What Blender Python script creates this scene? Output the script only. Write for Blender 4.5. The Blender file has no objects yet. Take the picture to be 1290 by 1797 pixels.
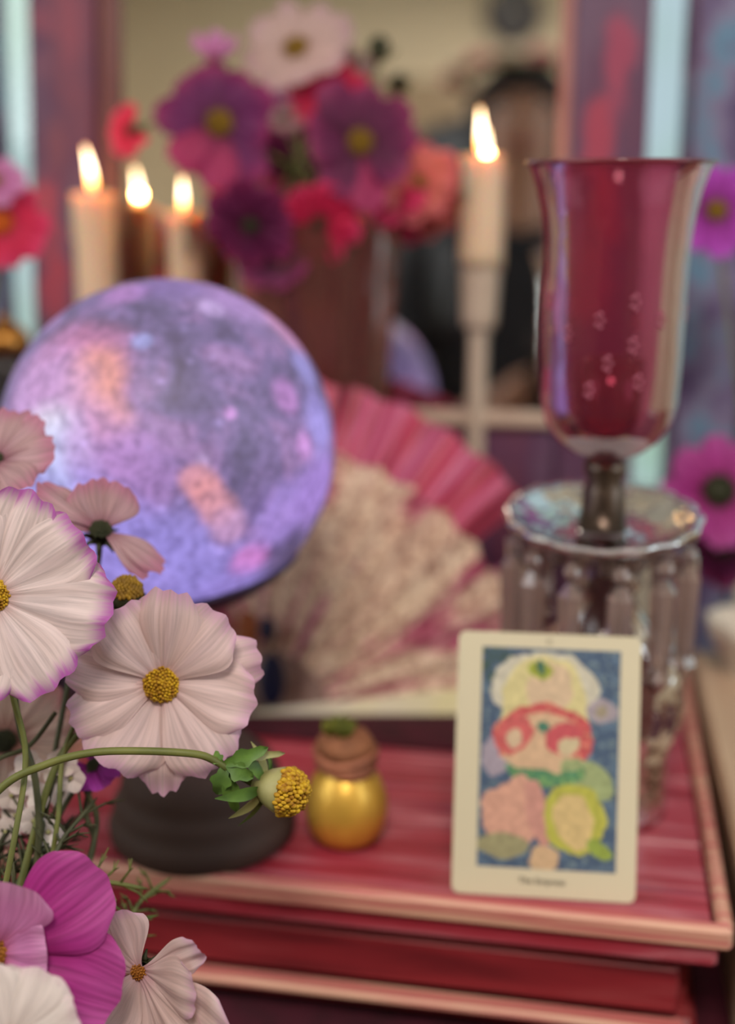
import bpy, math, random
from mathutils import Vector, Matrix, noise
random.seed(7)
PI = math.pi
C = bpy.context.scene.collection

# ------------------------------------------------------------------ camera
FPX, PITCH, YAW = 2145.0, math.radians(14.8), math.radians(10.5)
CAM = Vector((0, 0, 1.048))
F = Vector((-math.sin(YAW)*math.cos(PITCH), math.cos(YAW)*math.cos(PITCH), -math.sin(PITCH)))
R = Vector((math.cos(YAW), math.sin(YAW), 0))
U = R.cross(F)
cd = bpy.data.cameras.new('camera')
cam = bpy.data.objects.new('camera', cd); C.objects.link(cam)
cam.matrix_world = Matrix((( R.x, U.x, -F.x, CAM.x), (R.y, U.y, -F.y, CAM.y), (R.z, U.z, -F.z, CAM.z), (0,0,0,1)))
cd.sensor_fit = 'VERTICAL'; cd.sensor_height = 36; cd.sensor_width = 36*1290/1797
cd.lens = FPX/1797*36
cd.clip_start = 0.004; cd.clip_end = 60
cd.dof.use_dof = True; cd.dof.focus_distance = 0.425; cd.dof.aperture_fstop = 3.0; cd.dof.aperture_blades = 0
bpy.context.scene.camera = cam

# ------------------------------------------------------------------ view, world, lights
sc = bpy.context.scene
sc.view_settings.view_transform = 'Standard'; sc.view_settings.look = 'None'
sc.view_settings.gamma = 1; sc.view_settings.use_curve_mapping = False
sc.view_settings.exposure = 0.0
sc.cycles.max_bounces = 10; sc.cycles.transparent_max_bounces = 16; sc.cycles.transmission_bounces = 8
sc.cycles.sample_clamp_indirect = 4; sc.cycles.caustics_reflective = False; sc.cycles.caustics_refractive = False

def lin(c):
    return tuple((x/255/12.92 if x/255 <= .04045 else ((x/255+.055)/1.055)**2.4) for x in c)
def L4(c): return lin(c) + (1,)

w = bpy.data.worlds.new('overcast_garden_light'); sc.world = w; w.use_nodes = True
nt = w.node_tree; nt.nodes.clear()
out = nt.nodes.new('ShaderNodeOutputWorld'); bg = nt.nodes.new('ShaderNodeBackground')
tc = nt.nodes.new('ShaderNodeTexCoord'); nz = nt.nodes.new('ShaderNodeTexNoise'); nz.inputs['Scale'].default_value = 5
rp = nt.nodes.new('ShaderNodeValToRGB')
rp.color_ramp.elements[0].position = .38; rp.color_ramp.elements[0].color = L4((176, 205, 186))
rp.color_ramp.elements[1].position = .6; rp.color_ramp.elements[1].color = L4((205, 222, 235))
nt.links.new(tc.outputs['Generated'], nz.inputs['Vector']); nt.links.new(nz.outputs['Fac'], rp.inputs['Fac'])
nt.links.new(rp.outputs['Color'], bg.inputs['Color']); bg.inputs['Strength'].default_value = 1.0
nt.links.new(bg.outputs['Background'], out.inputs['Surface'])

def area(name, loc, to, sx, sy, power, col):
    l = bpy.data.lights.new(name, 'AREA'); l.shape = 'RECTANGLE'; l.size = sx; l.size_y = sy
    l.energy = power; l.color = lin(col)
    o = bpy.data.objects.new(name, l); C.objects.link(o); o.location = loc
    o.rotation_euler = (Vector(to)-Vector(loc)).to_track_quat('-Z', 'Y').to_euler(); return o
area('added_right_fill', (1.57, .05, 1.55), (0, .35, 1.0), 1.0, 1.1, 15, (226, 236, 248))  # added soft fill, set in an unseen window on the right
area('added_left_fill', (-1.37, -.35, 1.65), (0, .5, .9), .9, 1.1, 13, (238, 240, 245))  # added soft fill, set in an unseen window on the left
area('added_ceiling_fill', (.1, -.75, 2.33), (.1, -.75, 0), .5, .5, 32, (255, 240, 226))  # added overhead fill, brightens the wall behind the camera

# ------------------------------------------------------------------ helpers
def ray(x, y): return F + R*((x-645)/FPX) + U*((898.5-y)/FPX)
def atD(x, y, d): return CAM + ray(x, y)*d
def atY(x, y, Y): r = ray(x, y); return CAM + r*(Y/r.y)
def atZ(x, y, Z): r = ray(x, y); return CAM + r*((Z-CAM.z)/r.z)
def px(n, d): return n*d/FPX

def rootM(o):
    m = Matrix.Identity(4)
    while o is not None: m = o.matrix_basis @ m; o = o.parent
    return m
def thing(name, label, cat, loc=(0,0,0), M=None, group=None):
    o = bpy.data.objects.new(name, None); C.objects.link(o); o.empty_display_size = .02
    if M is None: o.location = loc
    else: o.matrix_basis = M
    o['label'] = label; o['category'] = cat
    if group: o['group'] = group
    return o
def tag(o, label, cat, group=None):
    o['label'] = label; o['category'] = cat
    if group: o['group'] = group
    return o
def mk(name, V, Fc, m, parent=None, world=True, smooth=True, attrs=None, label=None):
    """one mesh object; V in world coordinates unless world is False"""
    if parent is not None and world:
        inv = rootM(parent).inverted(); V = [inv @ Vector(v) for v in V]
    me = bpy.data.meshes.new(name); me.from_pydata([tuple(v) for v in V], [], Fc)
    me.polygons.foreach_set('use_smooth', [smooth]*len(me.polygons))
    if attrs:
        for k, vals in attrs.items():
            if isinstance(vals[0], (tuple, list)):
                a = me.color_attributes.new(k, 'FLOAT_COLOR', 'POINT')
                a.data.foreach_set('color', [c for v in vals for c in (tuple(v)+(1,))[:4]])
            else:
                a = me.attributes.new(k, 'FLOAT', 'POINT'); a.data.foreach_set('value', vals)
    me.materials.append(m); me.update()
    o = bpy.data.objects.new(name, me); C.objects.link(o)
    if parent is not None: o.parent = parent
    if label: o['label'] = label
    return o
def origin(o):
    """move a top-level mesh's origin to the centre of its bottom"""
    vs = [v.co for v in o.data.vertices]
    c = Vector(((min(v.x for v in vs)+max(v.x for v in vs))/2, (min(v.y for v in vs)+max(v.y for v in vs))/2, min(v.z for v in vs)))
    o.data.transform(Matrix.Translation(-c)); o.location = c; return o
class G:
    def __init__(s): s.V = []; s.F = []; s.A = {}
    def add(s, V, Fc, **at):
        n = len(s.V); s.V += [Vector(v) for v in V]; s.F += [tuple(i+n for i in f) for f in Fc]
        for k, v in at.items(): s.A.setdefault(k, []).extend(v)
    def obj(s, name, m, parent=None, **k): return mk(name, s.V, s.F, m, parent, attrs=s.A or None, **k)
def box(c, sx, sy, sz, M=None, b=0.0):
    """box with chamfered edges, c its centre"""
    V = []; Fc = []
    x, y, z = sx/2, sy/2, sz/2
    if b <= 0:
        V = [Vector((i*x, j*y, k*z)) for i in (-1,1) for j in (-1,1) for k in (-1,1)]
        Fc = [(0,1,3,2),(4,6,7,5),(0,4,5,1),(2,3,7,6),(0,2,6,4),(1,5,7,3)]
    else:
        b = min(b, x*.9, y*.9, z*.9); idx = {}
        for i in (-1,1):
            for j in (-1,1):
                for k in (-1,1):
                    for ax in range(3):
                        p = [i*(x-b), j*(y-b), k*(z-b)]; p[ax] = (i,j,k)[ax]*(x,y,z)[ax]
                        idx[(i,j,k,ax)] = len(V); V.append(Vector(p))
        q = idx
        for s in (-1,1):
            Fc.append(tuple(q[(s,j,k,0)] for j,k in ((-1,-1),(1,-1),(1,1),(-1,1))[::s]))
            Fc.append(tuple(q[(i,s,k,1)] for i,k in ((-1,-1),(-1,1),(1,1),(1,-1))[::s]))
            Fc.append(tuple(q[(i,j,s,2)] for i,j in ((-1,-1),(1,-1),(1,1),(-1,1))[::s]))
        for s in (-1,1):
            for t in (-1,1):
                Fc.append((q[(-1,s,t,1)], q[(1,s,t,1)], q[(1,s,t,2)], q[(-1,s,t,2)]))
                Fc.append((q[(s,-1,t,0)], q[(s,1,t,0)], q[(s,1,t,2)], q[(s,-1,t,2)]))
                Fc.append((q[(s,t,-1,0)], q[(s,t,1,0)], q[(s,t,1,1)], q[(s,t,-1,1)]))
        for i in (-1,1):
            for j in (-1,1):
                for k in (-1,1): Fc.append((q[(i,j,k,0)], q[(i,j,k,1)], q[(i,j,k,2)]))
    c = Vector(c)
    return [((M @ v) if M else v) + c for v in V], Fc
def lathe(prof, n=48, c=(0,0,0), M=None, wob=None, close=False):
    V = []; Fc = []; c = Vector(c); m = len(prof)
    for i in range(n):
        a = 2*PI*i/n
        for j, (r, z) in enumerate(prof):
            k = wob(a, j, r, z) if wob else 1
            v = Vector((r*k*math.cos(a), r*k*math.sin(a), z)); V.append(((M @ v) if M else v)+c)
    for i in range(n):
        for j in range(m-1 if not close else m):
            a, b = i*m+j, ((i+1) % n)*m+j
            j2 = (j+1) % m; Fc.append((i*m+j, ((i+1) % n)*m+j, ((i+1) % n)*m+j2, i*m+j2))
    return V, Fc
def tube(P, rad, n=8, cap=True):
    P = [Vector(p) for p in P]; m = len(P)
    if not isinstance(rad, (list, tuple)): rad = [rad]*m
    V = []; Fc = []; up = None
    for i, p in enumerate(P):
        t = (P[min(i+1, m-1)]-P[max(i-1, 0)]).normalized()
        if up is None: up = t.orthogonal().normalized()
        up = (up - t*up.dot(t)).normalized(); s = t.cross(up)
        for k in range(n):
            a = 2*PI*k/n; V.append(p + (up*math.cos(a)+s*math.sin(a))*rad[i])
    for i in range(m-1):
        for k in range(n): Fc.append((i*n+k, i*n+(k+1) % n, (i+1)*n+(k+1) % n, (i+1)*n+k))
    if cap: Fc.append(tuple(range(n))[::-1]); Fc.append(tuple((m-1)*n+k for k in range(n)))
    return V, Fc
def spline(P, k=6):
    P = [Vector(p) for p in P]; Q = [P[0]*2-P[1]]+P+[P[-1]*2-P[-2]]; o = []
    for i in range(1, len(Q)-2):
        for s in range(k):
            t = s/k; a, b, c_, d = Q[i-1], Q[i], Q[i+1], Q[i+2]
            o.append(.5*((2*b)+(c_-a)*t+(2*a-5*b+4*c_-d)*t*t+(3*b-a-3*c_+d)*t**3))
    return o+[P[-1]]
def ball(c, r, n=24, m=14, sz=1.0, M=None, f=None):
    V = []; Fc = []; c = Vector(c)
    for j in range(m+1):
        th = PI*j/m
        for i in range(n):
            a = 2*PI*i/n; v = Vector((math.sin(th)*math.cos(a), math.sin(th)*math.sin(a), math.cos(th)*sz))*r
            if f: v = f(v)
            V.append(((M @ v) if M else v)+c)
    for j in range(m):
        for i in range(n): Fc.append((j*n+i, (j+1)*n+i, (j+1)*n+(i+1) % n, j*n+(i+1) % n))
    return V, Fc

# ------------------------------------------------------------------ materials
def newmat(name):
    m = bpy.data.materials.new(name); m.use_nodes = True
    return m, m.node_tree, m.node_tree.nodes['Principled BSDF']
def ramp(nt, els):
    r = nt.nodes.new('ShaderNodeValToRGB'); cr = r.color_ramp
    while len(cr.elements) < len(els): cr.elements.new(.5)
    for e, (p, c) in zip(cr.elements, els): e.position = p; e.color = L4(c)
    return r
def mat(name, col, rough=.5, metal=0, col2=None, scale=20, stretch=None, bump=0, bscale=None, detail=4, lo=.35, hi=.65, trans=0, ior=1.45, sss=0, sssr=None, coat=0, spec=.5, emit=0):
    m, nt, b = newmat(name)
    b.inputs['Roughness'].default_value = rough; b.inputs['Metallic'].default_value = metal
    b.inputs['Transmission Weight'].default_value = trans; b.inputs['IOR'].default_value = ior
    b.inputs['Coat Weight'].default_value = coat; b.inputs['Specular IOR Level'].default_value = spec
    if sss:
        b.inputs['Subsurface Weight'].default_value = sss; b.inputs['Subsurface Radius'].default_value = sssr or (1,.4,.15)
        b.inputs['Subsurface Scale'].default_value = .02
    if emit:
        b.inputs['Emission Strength'].default_value = emit; b.inputs['Emission Color'].default_value = L4(col)
    col2 = col2 or tuple(int(c*.9) for c in col)
    tc = nt.nodes.new('ShaderNodeTexCoord'); mp = nt.nodes.new('ShaderNodeMapping'); nz = nt.nodes.new('ShaderNodeTexNoise')
    mp.inputs['Scale'].default_value = stretch or (1,1,1)
    nz.inputs['Scale'].default_value = scale; nz.inputs['Detail'].default_value = detail
    r = ramp(nt, [(lo, col), (hi, col2)])
    nt.links.new(tc.outputs['Object'], mp.inputs['Vector']); nt.links.new(mp.outputs['Vector'], nz.inputs['Vector'])
    nt.links.new(nz.outputs['Fac'], r.inputs['Fac']); nt.links.new(r.outputs['Color'], b.inputs['Base Color'])
    if bump:
        n2 = nt.nodes.new('ShaderNodeTexNoise'); n2.inputs['Scale'].default_value = bscale or scale*4
        bp = nt.nodes.new('ShaderNodeBump'); bp.inputs['Strength'].default_value = bump; bp.inputs['Distance'].default_value = .001
        nt.links.new(mp.outputs['Vector'], n2.inputs['Vector']); nt.links.new(n2.outputs['Fac'], bp.inputs['Height'])
        nt.links.new(bp.outputs['Normal'], b.inputs['Normal'])
    return m
def multi(name, els, scale, stretch=(1,1,1), rough=.6, detail=5, bump=.2, dist=0.0, bscale=60):
    """paint or wood of several colours"""
    m, nt, b = newmat(name); b.inputs['Roughness'].default_value = rough
    tc = nt.nodes.new('ShaderNodeTexCoord'); mp = nt.nodes.new('ShaderNodeMapping'); nz = nt.nodes.new('ShaderNodeTexNoise')
    mp.inputs['Scale'].default_value = stretch; nz.inputs['Scale'].default_value = scale; nz.inputs['Detail'].default_value = detail
    nz.inputs['Distortion'].default_value = dist
    r = ramp(nt, els)
    nt.links.new(tc.outputs['Object'], mp.inputs['Vector']); nt.links.new(mp.outputs['Vector'], nz.inputs['Vector'])
    nt.links.new(nz.outputs['Fac'], r.inputs['Fac']); nt.links.new(r.outputs['Color'], b.inputs['Base Color'])
    if bump:
        bp = nt.nodes.new('ShaderNodeBump'); bp.inputs['Strength'].default_value = bump; bp.inputs['Distance'].default_value = .001
        nt.links.new(nz.outputs['Fac'], bp.inputs['Height']); nt.links.new(bp.outputs['Normal'], b.inputs['Normal'])
    return m
def thin_glass(name, tint, body, bodyw=.15, rough=.05, refl=1.0, noise_b=0, sheet=False):
    """thin blown glass: tinted see-through, a little milky body, fresnel reflection"""
    m, nt, b = newmat(name); nt.nodes.remove(b); o = nt.nodes['Material Output']
    tr = nt.nodes.new('ShaderNodeBsdfTransparent'); tr.inputs['Color'].default_value = L4(tint)
    di = nt.nodes.new('ShaderNodeBsdfTranslucent'); di.inputs['Color'].default_value = L4(body)
    d2 = nt.nodes.new('ShaderNodeBsdfDiffuse'); d2.inputs['Color'].default_value = L4(body)
    ad = nt.nodes.new('ShaderNodeMixShader'); ad.inputs[0].default_value = .5
    nt.links.new(di.outputs[0], ad.inputs[1]); nt.links.new(d2.outputs[0], ad.inputs[2])
    mx = nt.nodes.new('ShaderNodeMixShader'); mx.inputs[0].default_value = bodyw
    nt.links.new(tr.outputs[0], mx.inputs[1]); nt.links.new(ad.outputs[0], mx.inputs[2])
    gl = nt.nodes.new('ShaderNodeBsdfGlossy'); gl.inputs['Roughness'].default_value = rough
    if sheet:
        lw = nt.nodes.new('ShaderNodeLayerWeight'); lw.inputs['Blend'].default_value = .5      # Schlick, alike from both sides
        pw = nt.nodes.new('ShaderNodeMath'); pw.operation = 'POWER'; pw.inputs[1].default_value = 4.5; nt.links.new(lw.outputs['Facing'], pw.inputs[0])
        mu = nt.nodes.new('ShaderNodeMath'); mu.operation = 'MULTIPLY_ADD'; mu.inputs[1].default_value = .9*refl; mu.inputs[2].default_value = .045*refl; mu.use_clamp = True
        nt.links.new(pw.outputs[0], mu.inputs[0])
    else:
        lw = nt.nodes.new('ShaderNodeFresnel'); lw.inputs['IOR'].default_value = 1.5
        mu = nt.nodes.new('ShaderNodeMath'); mu.operation = 'MULTIPLY'; mu.inputs[1].default_value = refl
        nt.links.new(lw.outputs[0], mu.inputs[0])
    m2 = nt.nodes.new('ShaderNodeMixShader'); nt.links.new(mu.outputs[0], m2.inputs[0])
    nt.links.new(mx.outputs[0], m2.inputs[1]); nt.links.new(gl.outputs[0], m2.inputs[2])
    if noise_b:
        tc = nt.nodes.new('ShaderNodeTexCoord'); nz = nt.nodes.new('ShaderNodeTexNoise'); nz.inputs['Scale'].default_value = noise_b
        bp = nt.nodes.new('ShaderNodeBump'); bp.inputs['Strength'].default_value = .5; bp.inputs['Distance'].default_value = .004
        nt.links.new(tc.outputs['Object'], nz.inputs['Vector']); nt.links.new(nz.outputs['Fac'], bp.inputs['Height'])
        nt.links.new(bp.outputs['Normal'], gl.inputs['Normal'])
    nt.links.new(m2.outputs[0], o.inputs['Surface']); return m
def attr(nt, k, out='Fac'):
    a = nt.nodes.new('ShaderNodeAttribute'); a.attribute_name = k; return a.outputs[out]
def petal_mat(name, base, tip, heart, tipa=.7, tipb=1.0, hearta=.0, heartb=.3, vein=.88, trans=.3, rough=.55):
    m, nt, b = newmat(name); o = nt.nodes['Material Output']
    t = attr(nt, 'pt'); v = attr(nt, 'pv'); e = attr(nt, 'pe')
    cb = nt.nodes.new('ShaderNodeCombineXYZ')
    m1 = nt.nodes.new('ShaderNodeMath'); m1.operation = 'MULTIPLY'; m1.inputs[1].default_value = 9
    nt.links.new(v, m1.inputs[0]); nt.links.new(m1.outputs[0], cb.inputs[0]); nt.links.new(t, cb.inputs[1])
    oi = nt.nodes.new('ShaderNodeObjectInfo'); m3 = nt.nodes.new('ShaderNodeMath'); m3.operation = 'MULTIPLY'; m3.inputs[1].default_value = 40
    nt.links.new(oi.outputs['Random'], m3.inputs[0]); nt.links.new(m3.outputs[0], cb.inputs[2])
    nz = nt.nodes.new('ShaderNodeTexNoise'); nz.inputs['Scale'].default_value = 1.3; nz.inputs['Detail'].default_value = 6
    nt.links.new(cb.outputs[0], nz.inputs['Vector'])
    # tip tint, wandering with the noise
    ad = nt.nodes.new('ShaderNodeMath'); ad.operation = 'MULTIPLY_ADD'; ad.inputs[1].default_value = .3
    nt.links.new(nz.outputs['Fac'], ad.inputs[0]); nt.links.new(e, ad.inputs[2])
    mr = nt.nodes.new('ShaderNodeMapRange'); mr.inputs[1].default_value = tipa+.15; mr.inputs[2].default_value = tipb+.15
    mr.interpolation_type = 'SMOOTHSTEP'; nt.links.new(ad.outputs[0], mr.inputs[0])
    x1 = nt.nodes.new('ShaderNodeMix'); x1.data_type = 'RGBA'; x1.inputs[6].default_value = L4(base); x1.inputs[7].default_value = L4(tip)
    nt.links.new(mr.outputs[0], x1.inputs[0])
    mh = nt.nodes.new('ShaderNodeMapRange'); mh.inputs[1].default_value = hearta; mh.inputs[2].default_value = heartb
    mh.interpolation_type = 'SMOOTHSTEP'; nt.links.new(t, mh.inputs[0])
    x2 = nt.nodes.new('ShaderNodeMix'); x2.data_type = 'RGBA'; x2.inputs[6].default_value = L4(heart)
    nt.links.new(mh.outputs[0], x2.inputs[0]); nt.links.new(x1.outputs[2], x2.inputs[7])
    vr = ramp(nt, [(.35, tuple([int(255*vein)]*3)), (.6, (255,255,255))]); nt.links.new(nz.outputs['Fac'], vr.inputs[0])
    x3 = nt.nodes.new('ShaderNodeMix'); x3.data_type = 'RGBA'; x3.blend_type = 'MULTIPLY'; x3.inputs[0].default_value = 1
    nt.links.new(x2.outputs[2], x3.inputs[6]); nt.links.new(vr.outputs[0], x3.inputs[7])
    nt.links.new(x3.outputs[2], b.inputs['Base Color']); b.inputs['Roughness'].default_value = rough
    b.inputs['Specular IOR Level'].default_value = .25
    bp = nt.nodes.new('ShaderNodeBump'); bp.inputs['Strength'].default_value = .18; bp.inputs['Distance'].default_value = .0006
    nt.links.new(nz.outputs['Fac'], bp.inputs['Height']); nt.links.new(bp.outputs['Normal'], b.inputs['Normal'])
    tl = nt.nodes.new('ShaderNodeBsdfTranslucent'); nt.links.new(x3.outputs[2], tl.inputs['Color'])
    mx = nt.nodes.new('ShaderNodeMixShader'); mx.inputs[0].default_value = trans
    nt.links.new(b.outputs[0], mx.inputs[1]); nt.links.new(tl.outputs[0], mx.inputs[2]); nt.links.new(mx.outputs[0], o.inputs['Surface'])
    return m
def emis(name, els_attr, strength, key='pt'):
    m, nt, b = newmat(name); nt.nodes.remove(b)
    e = nt.nodes.new('ShaderNodeEmission'); e.inputs['Strength'].default_value = strength
    r = ramp(nt, els_attr); nt.links.new(attr(nt, key), r.inputs[0]); nt.links.new(r.outputs[0], e.inputs[0])
    tr = nt.nodes.new('ShaderNodeBsdfTransparent'); ad = nt.nodes.new('ShaderNodeAddShader')      # a flame is see-through
    nt.links.new(e.outputs[0], ad.inputs[0]); nt.links.new(tr.outputs[0], ad.inputs[1])
    nt.links.new(ad.outputs[0], nt.nodes['Material Output'].inputs['Surface']); return m

M_wall = mat('beige_wall_paint', (226, 214, 190), .9, col2=(220, 207, 182), scale=3, bump=.1)
M_ceil = mat('white_ceiling_paint', (225, 220, 210), .9)
M_floor = multi('brown_floorboards', [(.3, (110, 78, 52)), (.7, (140, 100, 70))], 6, (1, 12, 1), .5)
M_white = mat('white_painted_wood', (225, 222, 214), .5)
M_taupe = mat('taupe_painted_wood', (120, 104, 82), .7, col2=(112, 97, 76), scale=4)
M_pane = thin_glass('window_glass', (245, 250, 248), (240, 245, 245), .02, .02, sheet=True)
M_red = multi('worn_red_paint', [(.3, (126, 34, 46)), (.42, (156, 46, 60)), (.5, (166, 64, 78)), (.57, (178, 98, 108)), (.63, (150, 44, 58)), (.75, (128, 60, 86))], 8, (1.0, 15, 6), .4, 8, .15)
M_redside = multi('shaded_red_paint', [(.3, (96, 20, 28)), (.55, (136, 36, 44)), (.72, (150, 62, 66))], 8, (1.2, 12, 12), .5, 6, .15)  # the chest's red darkened, weaker light on its fronts put into the colour
M_worn = multi('worn_cream_edge', [(.3, (176, 80, 84)), (.44, (194, 116, 108)), (.56, (208, 164, 138)), (.66, (196, 120, 112)), (.78, (150, 90, 100))], 7, (1, 30, 30), .55, 5, .2)
M_beige = multi('bare_beige_wood', [(.3, (178, 148, 122)), (.7, (196, 170, 142))], 6, (8, 1, 8), .6)
M_brown = multi('dark_brown_wood', [(.3, (88, 48, 26)), (.7, (120, 70, 40))], 7, (1, 10, 10), .45)
M_maroon = mat('maroon_cloth_and_shadow', (70, 8, 30), .9, col2=(52, 4, 20), scale=60, bump=.4)
M_frame = multi('purple_frame_paint', [(.33, (78, 58, 88)), (.46, (96, 68, 94)), (.56, (84, 44, 76)), (.66, (104, 52, 74)), (.75, (130, 60, 78))], 13, (1.3, 1, .55), .55, 5, .3)
def patches(m, blobs, wob=.012):
    nt = m.node_tree; b = nt.nodes['Principled BSDF']; cur = b.inputs['Base Color'].links[0].from_socket
    ge = nt.nodes.new('ShaderNodeTexCoord'); nw = nt.nodes.new('ShaderNodeTexNoise'); nw.inputs['Scale'].default_value = 60; nw.inputs['Detail'].default_value = 4
    nt.links.new(ge.outputs['Object'], nw.inputs['Vector'])
    for (P, rx, rz, col, st) in blobs:
        sb = nt.nodes.new('ShaderNodeVectorMath'); sb.operation = 'SUBTRACT'; sb.inputs[1].default_value = P; nt.links.new(ge.outputs['Object'], sb.inputs[0])
        ml = nt.nodes.new('ShaderNodeVectorMath'); ml.operation = 'MULTIPLY'; ml.inputs[1].default_value = (1/rx, 0, 1/rz); nt.links.new(sb.outputs[0], ml.inputs[0])
        ln = nt.nodes.new('ShaderNodeVectorMath'); ln.operation = 'LENGTH'; nt.links.new(ml.outputs[0], ln.inputs[0])
        ad = nt.nodes.new('ShaderNodeMath'); ad.operation = 'MULTIPLY_ADD'; ad.inputs[1].default_value = 1.6; nt.links.new(nw.outputs['Fac'], ad.inputs[0]); nt.links.new(ln.outputs['Value'], ad.inputs[2])
        mr = nt.nodes.new('ShaderNodeMapRange'); mr.interpolation_type = 'SMOOTHSTEP'; mr.inputs[1].default_value = 1.95; mr.inputs[2].default_value = 1.3; mr.inputs[3].default_value = 0; mr.inputs[4].default_value = st
        nt.links.new(ad.outputs[0], mr.inputs[0])
        mx = nt.nodes.new('ShaderNodeMix'); mx.data_type = 'RGBA'; mx.inputs[7].default_value = L4(col); nt.links.new(mr.outputs[0], mx.inputs[0]); nt.links.new(cur, mx.inputs[6]); cur = mx.outputs[2]
    nt.links.new(cur, b.inputs['Base Color'])
M_trimp = mat('pinkish_bevel_glint', (178, 128, 120), .4, col2=(150, 96, 92), scale=15)  # the light edge reflected in the bevel, put into its colour
M_rust = mat('dark_rust_bevel', (112, 66, 62), .5, col2=(96, 50, 54), scale=15)
M_cream = mat('cream_ledge_paint', (196, 172, 152), .5, col2=(180, 150, 134), scale=20)
M_wing = multi('blue_purple_wing_paint', [(.32, (66, 50, 90)), (.45, (104, 90, 128)), (.53, (128, 122, 152)), (.6, (96, 140, 168)), (.67, (112, 86, 122)), (.8, (66, 44, 78))], 26, (1, 1, .7), .55, 5, .3)
M_mirror = mat('silvered_mirror', (236, 236, 232), .015, 1, col2=(236,236,232))

# ------------------------------------------------------------------ the room
def struct(name, g_or_vf, m, parent=None, smooth=False):
    V, Fc = (g_or_vf.V, g_or_vf.F) if isinstance(g_or_vf, G) else g_or_vf
    o = mk(name, V, Fc, m, parent, smooth=smooth)
    if parent is None: o['kind'] = 'structure'
    return o
X0, X1, Y0, Y1, ZC = -1.4, 1.6, -1.9, 1.06, 2.4
T = .08
struct('floor', box(((X0+X1)/2, (Y0+Y1)/2, -.05), X1-X0+2*T, Y1-Y0+2*T, .1), M_floor)
struct('ceiling', box(((X0+X1)/2, (Y0+Y1)/2, ZC+.05), X1-X0+2*T, Y1-Y0+2*T, .1), M_ceil)
def wall(name, axis, pos, a0, a1, wa0, wa1, wz0, wz1):
    g = G()
    def bx(b0, b1, z0, z1):
        if b1-b0 < 1e-4 or z1-z0 < 1e-4: return
        if axis == 'x': g.add(*box((pos, (b0+b1)/2, (z0+z1)/2), T, b1-b0, z1-z0))
        else: g.add(*box(((b0+b1)/2, pos, (z0+z1)/2), b1-b0, T, z1-z0))
    if wa0 is None: bx(a0, a1, 0, ZC)
    else: bx(a0, wa0, 0, ZC); bx(wa1, a1, 0, ZC); bx(wa0, wa1, 0, wz0); bx(wa0, wa1, wz1, ZC)
    return struct(name, g, M_wall)
def window(name, axis, pos, a0, a1, z0, z1, n):
    g = G(); w_ = .045
    def bx(b0, b1, c0, c1, t=.05):
        if axis == 'x': g.add(*box((pos, (b0+b1)/2, (c0+c1)/2), t, b1-b0, c1-c0, b=.004))
        else: g.add(*box(((b0+b1)/2, pos, (c0+c1)/2), b1-b0, t, c1-c0, b=.004))
    bx(a0, a0+w_, z0, z1); bx(a1-w_, a1, z0, z1); bx(a0, a1, z0, z0+w_); bx(a0, a1, z1-w_, z1)
    f = struct(name, g, M_white)
    q = G()
    if axis == 'x': q.add(*box((pos, (a0+a1)/2, (z0+z1)/2), .004, a1-a0-.06, z1-z0-.06))
    else: q.add(*box(((a0+a1)/2, pos, (z0+z1)/2), a1-a0-.06, .004, z1-z0-.06))
    mk('pane', q.V, q.F, M_pane, f, smooth=False)
wall('wall_back', 'y', Y1+T/2, X0-T, X1+T, -.95, .70, .74, 1.9); window('window_1', 'y', Y1+T/2, -.95, .70, .74, 1.9, 1)
wall('wall_right', 'x', X1+T/2, Y0, Y1, -.45, .55, 1.0, 2.1); window('unseen_window_right', 'x', X1+T/2, -.45, .55, 1.0, 2.1, 1)  # unseen window, put in to carry the right fill light
wall('wall_left', 'x', X0-T/2, Y0, Y1, -.8, .1, 1.1, 2.2); window('unseen_window_left', 'x', X0-T/2, -.8, .1, 1.1, 2.2, 1)  # unseen window, put in to carry the left fill light
wall('wall_front', 'y', Y0-T/2, X0-T, X1+T, None, None, 0, 0)
g = G()
for (cx, cy, sx, sy) in (((X0+X1)/2, Y0+.008, X1-X0, .016), ((X0+X1)/2, Y1-.008, X1-X0, .016)): g.add(*box((cx, cy, .05), sx, sy, .1, b=.004))
struct('baseboard_front', g, M_white)

# vanity table
TZ = .68
t = thing('vanity_table', 'dark brown wooden table carrying the red chest, mirror and flowers', 'table', (0, .6, 0))
mk('tabletop', *box((.02, .64, TZ-.015), 1.5, .78, .03, b=.004), M_brown, t, smooth=False)
mk('apron', *box((.02, .64, TZ-.075), 1.36, .66, .09, b=.003), M_brown, t, smooth=False)
for sx in (-1, 1):
    for sy in (-1, 1):
        mk('leg', *lathe([(.0,0),(.018,0),(.024,.3),(.03,.56),(.03,TZ-.03),(0,TZ-.03)], 16, (.02+sx*.66, .64+sy*.31, 0)), M_brown, t)
o = tag(mk('table_runner', *box((.16, .46, TZ+.001), .82, .40, .002, b=.0005), M_maroon, smooth=False), 'dark maroon cloth spread on the table under the red chest', 'cloth'); origin(o)

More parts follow.
